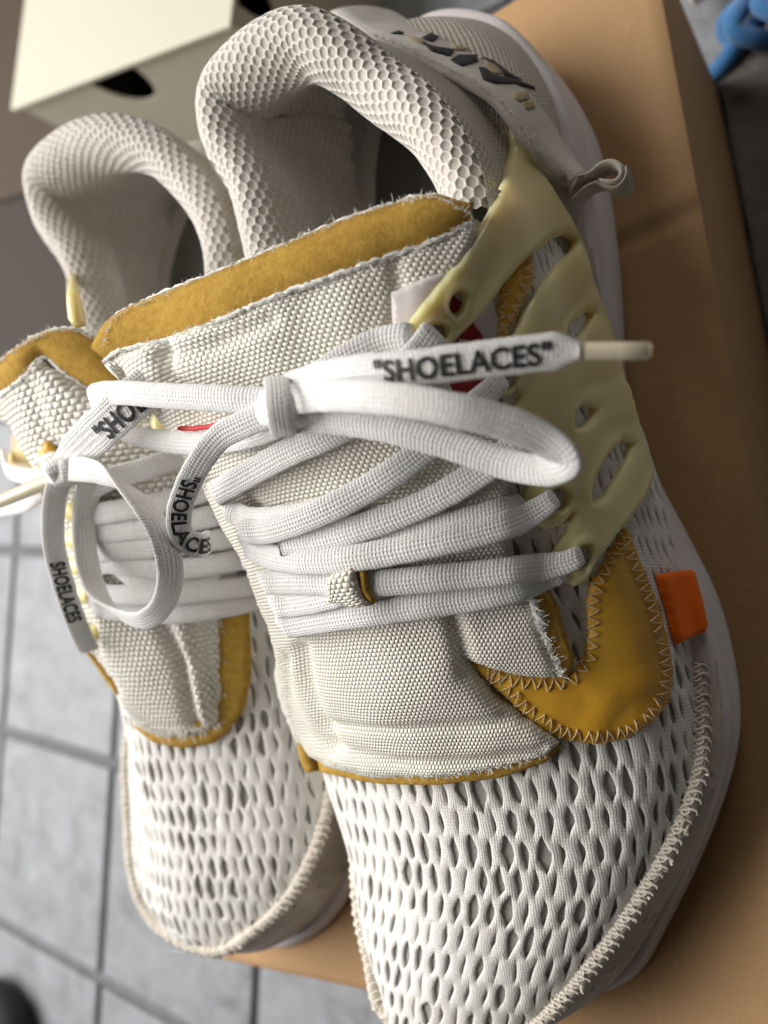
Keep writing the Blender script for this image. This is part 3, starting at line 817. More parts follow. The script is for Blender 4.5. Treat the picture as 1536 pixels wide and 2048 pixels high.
def surf_lace(k, base, pts, width, th, name='shoelace', wrap=0, wrapdir=-1, parent=None, label=None, dive=True):
    """a lace lying on whatever is below it; it bridges dips and never sinks in"""
    C = crom(np.array([(x, y, h * 4) for x, y, h in pts], float), 14); C = resample(C, max(14, int(sum(math.dist(a[:2], b[:2]) for a, b in zip(pts, pts[1:])) / 9)))
    n = len(C); dist = np.full(n, np.nan); nn = [None] * n
    for i, (x, y, h) in enumerate(C):
        hh = base.hit(x, y)
        if hh: dist[i] = hh[2] - h / 4000; nn[i] = hh[1]
    ok = ~np.isnan(dist); dist = np.interp(np.arange(n), np.arange(n)[ok], dist[ok])
    lowf = np.array([dist[max(0, i - 3):i + 4].min() for i in range(n)]); lowf = np.minimum(lowf + 0.0004, dist)
    kx = np.exp(-(np.arange(-6, 7) / 3.0) ** 2); kx /= kx.sum()
    sm = np.convolve(np.pad(lowf, 6, mode='edge'), kx, 'valid')
    N3 = np.array([tuple(q) if q is not None else (np.nan,) * 3 for q in nn]); okn = ~np.isnan(N3[:, 0])
    N3 = np.stack([np.interp(np.arange(n), np.arange(n)[okn], N3[okn, c]) for c in range(3)], 1)
    N3 = np.stack([np.convolve(np.pad(N3[:, c], 6, mode='edge'), kx, 'valid') for c in range(3)], 1)
    P = [CAM + raydir(C[i][0], C[i][1]) * sm[i] for i in range(n)]; B = [(Vector(N3[i]).normalized() + CB * 0.7).normalized() for i in range(n)]
    P, B = P[::3] + ([P[-1]] if (n - 1) % 3 else []), B[::3] + ([B[-1]] if (n - 1) % 3 else [])
    if dive:                                   # the end turns down into its eyelet
        t0 = (P[0] - P[1]).normalized(); P = [P[0] + t0 * 0.0007 - CB * 0.0052, P[0] + t0 * 0.0009 - CB * 0.0022] + P; B = [(B[0] + t0 * 2).normalized(), (B[0] + t0).normalized()] + B
    if wrap:
        s_, t_, z_ = loc(P[-1]); l0, l1 = k.D.lim(s_)
        aa = np.linspace(l0, l1, 120); ev = [k.D.ev(s_, a)[0] for a in aa]
        i = int(np.argmin([(e - P[-1]).length for e in ev])); a0 = aa[i]
        for d, hz in ((0.007, 0.0022), (0.016, 0.0018), (0.026, 0.0014)):
            e, n_2 = k.D.ev(s_ + wrap * d * 100, a0 + wrapdir * d); P.append(e + n_2 * hz); B.append(n_2)
    tw = random.uniform(-.16, .16); Wd = []
    for i in range(len(P)):
        T = (P[min(i + 1, len(P) - 1)] - P[max(i - 1, 0)]).normalized(); Wd.append((T.cross(B[i]).normalized() + B[i] * (tw + 0.14 * noise.noise(P[i] * 55))).normalized())
    return Lace(P, Wd, width, th, M['lace'], name, parent or k.root, taper=(lambda t: min(1, 0.62 + t * 3.2)) if dive else None, label=label)
def free_lace(pts, wvec, width, th, parent, name='shoelace', taper=None, label=None, m=None):
    P = [at(x, y, z) for x, y, z in pts]
    Wd = [wvec] * len(P) if isinstance(wvec, Vector) else wvec
    return Lace(P, Wd, width, th, m or M['lace'], name, parent, taper, label)
def along(poly, step): return resample(np.array(poly, float), max(3, int(sum(math.dist(a, b) for a, b in zip(poly, poly[1:])) / step)))
def zigzag(poly, base, inw, parent, amp=24, step=11, out=-1.5, lift=0.0005):
    """stitches along an edge: the edge polyline and the side the stitches lean to (+1 / -1)"""
    P = along(poly, step); T = np.gradient(P, axis=0); T /= np.linalg.norm(T, axis=1, keepdims=True)
    Nn = np.stack([-T[:, 1], T[:, 0]], 1) * inw; paths = []; V0 = None; pts = []
    for i in range(len(P)):
        d = (amp if i % 2 else out) + random.uniform(-2, 2)
        x, y = P[i] + Nn[i] * d + T[i] * random.uniform(-1.5, 1.5); h = base.hit(x, y)
        pts.append(h[0] + h[1] * lift if h else None)
    for a, b in zip(pts, pts[1:]):
        if a is not None and b is not None and (a - b).length < 0.012:
            m_ = (a + b) / 2 + CB * 0.0004; paths.append([a - CB * 0.0004, a * .8 + b * .2 + CB * .0002, m_, a * .2 + b * .8 + CB * .0002, b - CB * 0.0004])
    V, Fc = tubes(paths, 0.00021, 5); o = mesh('zigzag_stitching', V, Fc, M['tanthread'], parent); o['kind'] = 'stuff'; return o
def strip(name, A_, B_, m, parent, bulge=0.0, thick=0.002, nr_=7, hint=None, uvs=1.0):
    """a cloth band of real thickness between two 3-D edge lines"""
    A_ = resample(crom(np.array([tuple(p) for p in A_]), 8), 90); B_ = resample(crom(np.array([tuple(p) for p in B_]), 8), 90)
    G = np.array([[A_[i] * (1 - j / (nr_ - 1)) + B_[i] * (j / (nr_ - 1)) for j in range(nr_)] for i in range(90)])
    N = np.cross(np.gradient(G, axis=0), np.gradient(G, axis=1)); N /= np.maximum(np.linalg.norm(N, axis=2, keepdims=True), 1e-12)
    hv = np.array(tuple(hint)) if hint is not None else np.array(tuple(CB))
    N *= np.sign(np.sum(N * hv, axis=2, keepdims=True))
    G = G + N * (bulge * np.sin(np.linspace(0, PI, nr_)) ** 0.7)[None, :, None]
    rough = np.array([[0.0004 * noise.noise(Vector(p) * 120) for p in r_] for r_ in G])[:, :, None]
    G = G + N * rough
    V = np.vstack([G.reshape(-1, 3), (G - N * thick).reshape(-1, 3)]); n = 90 * nr_
    Fc = grid_faces(90, nr_) + [tuple(reversed([i + n for i in f])) for f in grid_faces(90, nr_)]
    for i in range(89):
        for j in (0, nr_ - 1): Fc.append((i * nr_ + j, (i + 1) * nr_ + j, n + (i + 1) * nr_ + j, n + i * nr_ + j))
    for j in range(nr_ - 1):
        for i in (0, 89): Fc.append((i * nr_ + j, i * nr_ + j + 1, n + i * nr_ + j + 1, n + i * nr_ + j))
    L = np.concatenate([[0], np.cumsum(np.linalg.norm(np.diff(A_, axis=0), axis=1))]); wd = np.linalg.norm(B_[45] - A_[45])
    uv = [(L[i], wd * j / (nr_ - 1)) for i in range(90) for j in range(nr_)] * 2
    o = mesh(name, V, Fc, m, parent, uv)
    return o
def creases(defs):
    """defs: (polyline px, half width px, depth m) -> extra height function"""
    def f(x, y, q):
        h = 0
        for poly, wdt, dep in defs:
            d = seg_dist([(x, y)], poly, False)[0]; h -= dep * math.exp(-(d / wdt) ** 2)
        return h
    return f

# ------------------------------------------------------------------ the near sneaker (left foot)
R1 = empty('sneaker', W(150, 5, 0), 'larger near white sneaker with orange tag and side cage on brown cardboard', 'sneaker', 'pair of white mesh sneakers')
KNIT1 = [(207, 722), (240, 702), (330, 680), (450, 636), (560, 590), (700, 540), (800, 506), (880, 476), (942, 446), (952, 470), (935, 520), (895, 580), (860, 640), (900, 720), (985, 820), (1015, 920), (1010, 1040), (1035, 1140),
         (1045, 1186), (1062, 1200), (1082, 1260), (1103, 1310), (1122, 1352), (1085, 1352), (1040, 1348), (990, 1334), (937, 1318), (985, 1380), (1045, 1428), (1118, 1480), (1090, 1506), (1000, 1532), (880, 1549), (760, 1549), (680, 1532), (622, 1508), (607, 1512),
         (592, 1470), (574, 1410), (565, 1340), (560, 1290), (545, 1225), (515, 1150), (478, 1075), (440, 1010), (400, 930), (345, 850), (280, 792), (230, 748)]
class H1:
    seam = (150, 203)
    def __call__(s, x, y, s_, a):
        n = noise.noise(Vector((s_ * 0.09, a * 210, 1.3)))
        z = 0.37 + 0.62 * n + 0.62 * noise.noise(Vector((s_ * 1.7, a * 900, 4)))
        if s_ < 205: z = 0.3 + 0.12 * n
        if 1180 < x < 1310 and 1580 < y < 1740: z = 0.32 + 0.2 * n
        return max(0.2, min(0.98, z))
sole1 = [(308, 2), (297, 25), (279, 38), (250, 54.5), (230, 63), (216, 65.5), (190, 64), (172, 58.5), (154, 52), (137, 47.5), (119, 45.5), (100, 47), (75, 48), (44, 46.5), (25, 41), (2, 28), (-12, 6), (-10, -14), (5, -29), (30, -37), (70, -38), (115, -38), (150, -42), (185, -50), (215, -56), (250, -58), (280, -57), (300, -51), (312, -38), (316, -20)]
st1 = [(95, (-40, .034), (-52, .119), (0, .1215), (45, .099), (45, .034)), (115, (-38, .033), (-52, .117), (2, .1175), (47, .091), (48, .032)),
       (135, (-38, .033), (-52, .101), (2, .109), (47, .082), (53, .029)), (160, (-42, .030), (-49.5, .083), (0, .098), (48, .068), (57, .027)),
       (185, (-46, .029), (-47, .072), (0, .087), (50, .057), (59, .026)), (210, (-50, .030), (-48, .060), (0, .076), (50, .050), (60, .025)),
       (235, (-51, .034), (-47, .053), (0, .067), (46, .047), (57, .029)), (260, (-49.5, .036), (-43, .048), (-4, .0585), (33, .046), (43, .034)),
       (285, (-48, .037), (-41, .0450), (-14, .052), (15, .044), (23, .036)), (300, (-43, .037), (-38, .0425), (-20, .047), (2, .042), (8, .037)), (309, (-40, .038), (-36, .041), (-23, .043), (-12, .0405), (-7, .038))]
rim1 = [(530, 560, .090), (505, 500, .091), (465, 345, .095), (410, 245, .100), (402, 165, .103), (468, 82, .106), (560, 40, .106), (640, 72, .103), (720, 132, .098), (810, 198, .094), (868, 275, .091), (903, 350, .089), (918, 430, .088)]
cb1 = [(108, -37), (95, -37), (57, -38), (30, -37), (10, -29), (-5, -12), (-8, 5), (-2, 20), (12, 33), (35, 42), (60, 45), (85, 46), (105, 47)]
inner1 = [(x + (780 - x) * 0.10, y + (1000 - y) * 0.06) for x, y in KNIT1]
k1 = build(R1, 1, sole1, st1, (313, -24, .039), rim1, cb1, lambda x, y: inside(inner1, (x, y)), H1(), lambda x, y: y < np.interp(x, [150, 207, 330, 560, 700, 800, 942, 975], [760, 728, 688, 597, 547, 512, 452, 430]) and x < 975)

# swoosh overlay with zigzag stitches
SW_OUT = [(1252, 1058), (1276, 1120), (1306, 1190), (1330, 1270), (1343, 1340), (1336, 1400), (1306, 1442), (1255, 1475), (1195, 1487), (1130, 1480), (1085, 1458), (1045, 1424), (988, 1372), (932, 1318)]
SW_IN = [(932, 1318), (960, 1325), (1010, 1343), (1060, 1354), (1110, 1356), (1142, 1348), (1165, 1312), (1174, 1260), (1171, 1205), (1182, 1160), (1212, 1108), (1243, 1058)]
sw = patch('swoosh_overlay', SW_OUT + SW_IN[1:], R1, M['amber'], k1.base, 0.0011, r=20, spacing=9, lift=0.0003, uvf=k1.uv, smooth=6,
           extra=lambda x, y, q: 0.0011 * max(0, noise.noise(Vector((x * .012, y * .012, 2)))) * q)
bs = k1.base.copy(); bs.add_obj(sw)
zigzag(SW_OUT, bs, 1, sw); zigzag(SW_IN, bs, 1, sw, amp=25)
sw2 = patch('swoosh_overlay', [(1000, 575), (1040, 528), (1062, 508), (1066, 560), (1040, 610), (1020, 650), (1002, 695), (992, 690), (988, 640)], R1, M['amber'], k1.base, 0.0010, r=12, spacing=8, lift=0.0003, uvf=k1.uv, smooth=5)
bs.add_obj(sw2); zigzag([(1062, 508), (1066, 560), (1040, 615), (1005, 690)], bs, 1, sw2, amp=18, step=10); zigzag([(992, 690), (990, 630), (1003, 572)], bs, 1, sw2, amp=18, step=10)

# gold foam core showing along the tongue's cut edges
gf = patch('foam_edge', [(590, 1480), (600, 1515), (615, 1545), (640, 1540), (690, 1552), (770, 1566), (880, 1566), (1000, 1552), (1090, 1522), (1124, 1486), (1080, 1490), (900, 1520), (700, 1510)], R1, M['gold'], k1.base, 0.0022, r=8, spacing=8, lift=0.0004)
gf2 = patch('foam_edge', [(1030, 1165), (1068, 1150), (1088, 1165), (1112, 1205), (1128, 1262), (1146, 1312), (1142, 1342), (1120, 1356), (1085, 1310), (1050, 1220)], R1, M['gold'], k1.base, 0.0032, r=10, spacing=8, lift=0.0003, smooth=5)
gf3 = patch('foam_edge', [(551, 1262), (566, 1262), (572, 1300), (566, 1305), (556, 1290)], R1, M['gold'], k1.base, 0.003, r=6, spacing=6)

# knitted tongue, padded and creased
cr1 = creases([([(628, 1282), (640, 1350), (668, 1430), (688, 1478)], 15, .0032), ([(595, 1290), (606, 1350), (640, 1430), (668, 1475)], 9, .0007), ([(680, 1432), (800, 1436), (920, 1432), (1040, 1425)], 10, .0017), ([(690, 1478), (800, 1506), (940, 1508), (1080, 1488)], 11, .0018),
               ([(598, 1300), (606, 1380), (640, 1452), (690, 1492)], 7, .0013), ([(905, 1210), (925, 1280), (935, 1330), (1010, 1400)], 16, .0023), ([(560, 640), (440, 690), (345, 700)], 14, .0014), ([(345, 690), (360, 740), (420, 790)], 15, .003),
               ([(262, 730), (285, 775), (330, 830)], 12, .0018), ([(790, 520), (800, 600), (790, 700)], 14, .0012), ([(445, 960), (520, 990), (540, 1010)], 14, .002)])
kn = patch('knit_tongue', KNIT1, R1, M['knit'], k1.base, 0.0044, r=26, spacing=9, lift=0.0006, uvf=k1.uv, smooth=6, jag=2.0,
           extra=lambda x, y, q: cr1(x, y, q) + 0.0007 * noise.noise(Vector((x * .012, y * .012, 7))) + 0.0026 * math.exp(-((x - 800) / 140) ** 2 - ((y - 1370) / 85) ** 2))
b1 = k1.base.copy(); b1.add_obj(kn); b1.add_obj(sw)
frays('frayed_threads', [(1045, 1186), (1062, 1200), (1082, 1260), (1103, 1310), (1122, 1352)], b1, 420, 0.0012, kn, M['fuzz'], 0.5, r=0.00013)
frays('frayed_threads', [(562, 1290), (574, 1410), (592, 1470), (607, 1512), (622, 1508), (680, 1532), (760, 1549), (880, 1549), (1000, 1532), (1090, 1506)], b1, 420, 0.0008, kn, M['fuzz'], r=0.00009)
fl_ = [(1047, 1188), (1064, 1204), (1083, 1262), (1104, 1312), (1122, 1352)]
Q = []
for x, y in along(fl_, 6):
    h = b1.hit(x - 3, y)
    if h: Q.append(h[0] + h[1] * 0.0004 + Vector(rng.normal(0, .00022, 3)))
V, Fc = tubes([Q], 0.0009, 7); eb = mesh('edge_binding', V, Fc, M['fuzz'], kn); b1f = b1.copy(); b1f.add_obj(eb)
frays('frayed_threads', fl_, b1f, 500, 0.0010, kn, M['fuzz'], 0.9, r=0.00010)
# the sleeve's thick cut end: gold foam between outer knit and lining
up = [(207, 722, .1225), (240, 702, .1235), (330, 680, .1245), (450, 636, .1245), (560, 590, .1238), (700, 540, .120), (800, 506, .1155), (880, 476, .1095), (944, 444, .1025)]
EA = []
for x, y, z in up:
    h = b1.hit(x + 3, y + 7); EA.append((CAM + raydir(x, y) * h[2]) if h else at(x, y, z))
lowp = [(206, 690), (226, 636), (305, 594), (415, 550), (560, 492), (690, 438), (790, 405), (872, 391), (940, 426)]
EB = []
for (x, y), p in zip(lowp, EA): EB.append(at(x, y, p.z - 0.0025))
ge = strip('foam_edge', EA, EB, M['gold'], R1, bulge=0.0032, thick=0.006, nr_=11, hint=CB)
b1.add_obj(ge)
frays('frayed_threads', [(x, y) for x, y, z in up], b1, 700, 0.0009, kn, M['fuzz'], r=0.00010)
frays('frayed_threads', [(x, y + 4) for x, y in lowp], b1, 500, 0.0008, ge, M['fuzz'], r=0.00009)
# white cut rolls along both edges of the foam
for E_, rr in ((EA, 0.0006), (EB, 0.0004)):
    Q = resample(crom(np.array([tuple(p) for p in E_]), 10), 120); Q += rng.normal(0, 0.00018, Q.shape)
    V, Fc = tubes([Q], rr, 7); mesh('edge_binding', V, Fc, M['fuzz'], ge)
# inner face of the tongue
IB = [p + Vector((0.004, -0.01, -0.045)) for p in EB]
strip('tongue_lining', EB, IB, M['liner'], R1, thick=0.0015, nr_=5, hint=Vector((0, 1, 0)))

# satin label with the printed red roundel, then the rubber cage over it
lb = patch('tongue_label', [(782, 585), (850, 556), (905, 540), (980, 590), (1000, 640), (996, 700), (985, 790), (900, 830), (800, 790), (788, 690)], R1, M['satin'], b1, 0.0006, r=5, spacing=11, lift=0.0002, smooth=8)
b2 = b1.copy(); b2.add_obj(lb)
rd = patch('printed_roundel', [(905, 590), (925, 608), (945, 645), (962, 668), (975, 698), (976, 745), (955, 790), (915, 800), (893, 760), (886, 690), (892, 620)], lb, M['red'], b2, 0.00012, r=3, spacing=10, lift=0.0004, smooth=6)
b2.add_obj(rd)
for sp in ([(918, 678), (938, 681), (922, 684), (916, 692)], [(945, 683), (952, 697), (942, 692)]):
    patch('printed_star', sp, lb, M['satin'], b2, 0.0001, r=2, spacing=6, lift=0.0002, smooth=1)
CAGE = [(1018, 258), (1017, 310), (1004, 360), (978, 420), (950, 468), (912, 520), (880, 560), (850, 598), (822, 636), (804, 668), (801, 692), (812, 708), (838, 720), (866, 718), (893, 702), (917, 674), (946, 645), (976, 612), (1002, 575), (1031, 540), (1064, 507), (1097, 482), (1126, 470), (1143, 482),
        (1135, 507), (1101, 536), (1073, 572), (1046, 617), (1021, 667), (1003, 712), (978, 742), (967, 768), (976, 790), (998, 797), (1016, 792), (1028, 778), (1036, 790), (1022, 812), (998, 835), (984, 858), (981, 884), (996, 908), (1022, 918), (1046, 916), (1062, 925), (1060, 955), (1044, 984), (1040, 1018), (1056, 1046), (1090, 1059), (1122, 1050), (1137, 1028), (1130, 1062), (1112, 1086),
        (1099, 1110), (1097, 1136), (1111, 1161), (1146, 1173), (1172, 1161), (1184, 1138), (1202, 1110), (1227, 1075), (1252, 1047), (1278, 1010), (1296, 977), (1304, 947), (1290, 900), (1265, 820), (1240, 740), (1215, 660), (1190, 590), (1176, 545), (1166, 500), (1158, 478), (1140, 455), (1108, 400), (1083, 340), (1058, 290), (1040, 262)]
EY = [(909, 605, 13, 22), (870, 668, 17, 19), (1010, 758, 16, 19), (1045, 874, 16, 19), (1112, 998, 16, 22), (1163, 1114, 15, 24)]
HOL = [ell(x, y, rx, ry, 0.2) for x, y, rx, ry in EY] + [[(1124, 684), (1132, 660), (1149, 639), (1167, 625), (1167, 645), (1154, 666), (1139, 684)], [(1145, 853), (1148, 827), (1158, 813), (1170, 818), (1169, 839), (1156, 855)], [(1180, 1002), (1186, 960), (1206, 920), (1235, 884), (1247, 890), (1238, 926), (1216, 962), (1196, 996)]]
def cage_h(x, y, q):
    h = 0
    for ex, ey, rx, ry in EY:
        d = math.hypot((x - ex) / rx, (y - ey) / ry); h += 0.0007 * math.exp(-((d - 1.5) / 0.35) ** 2)
    # the fingers are ribs: thinner in the webs between them
    for poly in ([(1180, 560), (1090, 690), (1030, 800)], [(1230, 760), (1150, 780), (1110, 900), (1065, 950)], [(1260, 850), (1190, 870), (1150, 1000)]):
        d = seg_dist([(x, y)], poly, False)[0]; h -= 0.0004 * math.exp(-(d / 18) ** 2)
    return h
cg = patch('side_cage', CAGE, R1, M['tpu'], b2, 0.0024, r=13, spacing=7, holes=HOL, lift=0.0004, smooth=40, extra=cage_h, skirt=0.001)
b2.add_obj(cg)

# orange tag, heel band with its worn print, suede heel tab and pull loop
b3 = k1.full.copy(); b3.add_obj(sw)
tg = patch('side_tag', [(1303, 1153), (1340, 1146), (1374, 1140), (1384, 1146), (1400, 1195), (1414, 1250), (1409, 1264), (1375, 1276), (1340, 1288), (1322, 1220)], R1, M['orange'], b3, 0.0013, r=7, spacing=8, lift=0.0014, smooth=10, skirt=0.0)
top = [(660, 20, .080), (735, 62, .078), (800, 88, .075), (870, 120, .071), (940, 158, .067), (1000, 200, .063), (1035, 245, .060), (1062, 285, .057), (1102, 325, .053), (1150, 358, .049)]
bot = [(800, 30, .046), (850, 60, .044), (905, 80, .042), (965, 105, .040), (1020, 138, .039), (1062, 178, .0385), (1096, 228, .038), (1126, 282, .037), (1150, 320, .037), (1174, 356, .037)]
hbnd = strip('heel_band', [at(*p) for p in top], [at(*p) for p in bot], M['band'], R1, bulge=0.002, thick=0.0026, nr_=9, hint=Vector((0.9, 0.5, 0.4)))
b3.add_obj(hbnd)
frays('frayed_threads', [(p[0], p[1] + 2) for p in top[1:]], b3, 420, 0.0010, hbnd, M['fuzz'], r=0.00009)
for poly, mm in (([(781, 68), (796, 63), (808, 67), (801, 73)], 'ink2'), ([(842, 78), (862, 67), (877, 75), (867, 86), (850, 83)], 'ink2'), ([(815, 74), (839, 79), (853, 87), (848, 92), (821, 82)], 'tan'),
                 ([(844, 86), (871, 95), (910, 100), (900, 115), (863, 104)], 'ink2'), ([(900, 122), (917, 111), (953, 111), (956, 124), (924, 136)], 'ink2'), ([(906, 90), (933, 97), (930, 105), (903, 101)], 'tan'),
                 ([(957, 135), (972, 138), (985, 150), (1023, 158), (1066, 173), (1070, 181), (1026, 169), (985, 169), (965, 160)], 'ink2'), ([(965, 114), (989, 124), (1016, 146), (1043, 161), (1040, 166), (1009, 153), (979, 129)], 'ink2'), ([(969, 122), (991, 132), (1007, 149), (986, 152), (973, 140)], 'tan'),
                 ([(1024, 186), (1052, 183), (1059, 198), (1042, 206), (1028, 199)], 'tan'), ([(1041, 206), (1063, 200), (1070, 216), (1053, 222)], 'tan'), ([(1037, 203), (1049, 199), (1052, 204), (1041, 208)], 'ink2')):
    patch('worn_print', poly, hbnd, M[mm], b3, 0.00015, r=3, spacing=6, lift=0.0003, smooth=1, skirt=0.0002)
hs = patch('heel_tab', [(1044, 262), (1064, 288), (1102, 326), (1150, 358), (1184, 350), (1190, 374), (1166, 402), (1158, 440), (1144, 474), (1118, 444), (1085, 362)], R1, M['suede'], b3, 0.0016, r=8, spacing=8, lift=0.0012, smooth=14)
b3.add_obj(hs)
frays('frayed_threads', [(1044, 262), (1064, 288), (1102, 326), (1150, 358)], b3, 200, 0.0011, hs, M['fuzz'], r=0.0001)
pz = .047
pl = Lace([at(1142, 372, .049), at(1168, 362, pz), at(1190, 352, pz), at(1213, 336, pz), at(1238, 336, pz), at(1252, 353, pz), at(1247, 370, pz), at(1230, 374, pz), at(1212, 370, pz)], [Vector((0.15, -0.25, 1))] * 9, 0.0105, 0.0019, M['suede'], 'pull_loop', R1)
pl2 = Lace([at(1160, 398, .046), at(1185, 378, pz), at(1205, 372, pz), at(1222, 380, pz), at(1242, 384, pz), at(1257, 368, pz), at(1258, 348, pz)], [Vector((0.15, -0.25, 1))] * 7, 0.0095, 0.0012, M['suede'], 'pull_loop', R1)

# laces across the tongue, from the toe end upwards
LW, LT = 0.0065, 0.0016
L = lambda pts, wrap=0, wd=LW, **kk: surf_lace(k1, b2, pts, wd, LT, wrap=wrap, wrapdir=-1, **kk)
L([(1120, 1146, 0.5), (1060, 1168, 1.2), (950, 1195, 1.5), (800, 1218, 1.5), (680, 1235, 1.5), (605, 1247, 1.5), (566, 1254, 1.2)], 0.2)
L([(800, 1160, 1.5), (700, 1182, 2.2), (620, 1203, 2.4), (548, 1213, 1.6)], 0.2)
L([(1156, 1114, 0.2), (1128, 1126, 2.6), (1050, 1138, 3.0), (900, 1154, 3.0), (760, 1166, 3.2), (680, 1166, 3.2), (600, 1164, 3.0), (527, 1166, 1.8)], 0.2)
L([(1046, 1012, 0.8), (980, 1030, 2.0), (880, 1058, 2.4), (760, 1084, 2.4), (640, 1098, 2.2), (560, 1100, 1.5)])
L([(1038, 876, 0.2), (1020, 900, 2.4), (940, 958, 2.4), (850, 1008, 2.6), (740, 1050, 2.8), (640, 1078, 2.8), (560, 1086, 2.2)])
L([(1104, 1000, 0.2), (1088, 1012, 2.4), (1040, 1040, 3.0), (950, 1068, 4.0), (850, 1090, 4.4), (720, 1114, 4.6), (600, 1122, 4.4), (530, 1110, 3.4), (488, 1090, 1.8)], 0.2)
L([(720, 990, 1.0), (640, 1022, 2.2), (570, 1037, 2.4), (495, 1038, 2.2), (450, 1014, 1.4)], -0.1)
L([(1001, 760, 0.2), (985, 778, 2.4), (935, 826, 3.0), (870, 882, 3.4), (795, 940, 3.8), (710, 992, 4.6), (610, 1038, 5.2), (535, 1062, 4.8), (486, 1066, 2.4)], 0.1)
L([(870, 742, 0.6), (800, 790, 1.8), (720, 838, 2.4), (655, 872, 2.4), (572, 908, 2.4), (490, 953, 2.2), (428, 988, 1.2)], 0.3)
L([(866, 670, 0.2), (852, 690, 2.2), (820, 722, 3.4), (760, 758, 5), (690, 788, 7), (620, 812, 9)])
L([(815, 676, 0.8), (770, 682, 2.6), (710, 708, 3.6), (655, 742, 5), (600, 780, 8)])
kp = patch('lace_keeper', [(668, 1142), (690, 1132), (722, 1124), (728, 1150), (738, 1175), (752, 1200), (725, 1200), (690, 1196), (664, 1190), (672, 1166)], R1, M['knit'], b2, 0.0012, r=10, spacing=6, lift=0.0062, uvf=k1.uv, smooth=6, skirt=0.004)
patch('keeper_foam', [(720, 1122), (733, 1130), (744, 1165), (756, 1196), (748, 1202), (728, 1172)], kp, M['gold'], b2, 0.001, r=6, spacing=6, lift=0.0050, smooth=6, skirt=0.004)
# red bar tack at the tongue's side
h = [b2.hit(x, y) for x, y in ((362, 855), (390, 856), (420, 852), (440, 846))]
V, Fc = tubes([[q[0] + q[1] * 0.0006 for q in h if q]], 0.0006, 6); mesh('red_bar_tack', V, Fc, M['redthread'], R1)

# the bow
WB = (CU * 0.9 + CB * 0.42 + CR * 0.05)
free_lace([(590, 798, .1225), (650, 792, .1265), (780, 798, .127), (900, 818, .1235), (1010, 846, .117), (1090, 880, .111), (1132, 922, .1065), (1096, 940, .1045), (1020, 930, .1055), (920, 896, .110), (800, 862, .1155), (690, 842, .1185), (590, 838, .1195)],
          [WB, WB, WB, WB, WB, CU * .8 + CB * .5 + CR * .2, CU * .55 + CB * .8, WB, WB, WB, WB, WB, WB], LW, 0.0017, R1)
WL = (CU * 0.95 + CB * 0.35)
free_lace([(545, 802, .1215), (440, 797, .125), (330, 792, .1265), (240, 786, .1265), (196, 790, .1255), (186, 806, .1225), (208, 838, .1165), (262, 868, .1135), (340, 884, .1125), (430, 884, .113), (510, 868, .115), (552, 850, .117)], [WL] * 4 + [CU * .8 + CB * .6, CU * .7 + CB * .7, CU * .8 + CB * .6] + [WL] * 5, LW * .95, 0.0016, R1)
fe = free_lace([(575, 778, .1225), (640, 758, .1255), (720, 744, .126), (830, 736, .1245), (960, 720, .1205), (1080, 706, .116), (1140, 701, .1135), (1166, 702, .1125)], CU * .95 + CB * .35, LW * 1.04, 0.0016, R1, taper=lambda t: 1 if t < .93 else 1 - (t - .93) / .07 * 0.62, label='lace end printed with black capitals')
i0 = [int(np.argmin([math.hypot(pr(Vector(p))[0] - x, 0) for p in fe.P])) for x in (750, 1101)]
fe.text('"SHOELACES"', fe.L[i0[0]], fe.L[i0[1]], 0.0043, side=1 if np.mean(fe.N @ np.array(tuple(CB))) > 0 else -1, flip=(np.mean(fe.B @ np.array(tuple(CU))) < 0), dv=0.0)
V, Fc = tubes([[at(1158, 702, .1128), at(1172, 702, .1123), at(1240, 702, .1098), at(1296, 702, .1076), at(1303, 702, .1074)]], lambda t: 0.0016 if t < .95 else 0.0011, 14); mesh('aglet', V, Fc, M['aglet'], fe.o)
f2 = free_lace([(540, 828, .1215), (490, 848, .1225), (440, 874, .1225), (400, 924, .1215), (374, 975, .1195), (358, 1030, .117), (362, 1066, .115), (380, 1086, .112), (402, 1092, .109), (418, 1082, .104)],
               [CU * .8 + CR * -.5 + CB * .2, CU * .8 - CR * .5 + CB * .25, CU * .6 - CR * .7 + CB * .3, -CR * .9 + CU * .4 + CB * .35, -CR + CB * .4 + CU * .2, -CR + CB * .3, -CR * .9 - CU * .4 + CB * .3, -CR * .4 - CU * .9 + CB * .3, -CU + CB * .2, -CU + CB * .2], LW * .95, 0.0016, R1, label='lace end hanging left with upside down black print')
i0 = [int(np.argmin([abs(pr(Vector(p))[1] - y) for p in f2.P])) for y in (945, 1080)]
f2.text('"SHOELACES', f2.L[i0[0]], f2.L[i0[1]] + 0.008, 0.0040, side=1 if np.mean(f2.N[i0[0]:i0[1]] @ np.array(tuple(CB))) > 0 else -1, flip=True)
free_lace([(551, 758, .1225), (554, 768, .1272), (556, 790, .1286), (559, 822, .1280), (564, 852, .1255), (567, 868, .119)], [CR + CU * .06] * 6, 0.0054, 0.0015, R1, name='lace_knot')
free_lace([(524, 820, .1195), (545, 815, .1235), (570, 816, .1235), (594, 820, .1195)], [CU] * 4, 0.0084, 0.0046, R1, name='lace_knot', taper=lambda t: .3 + .7 * math.sin(PI * t))

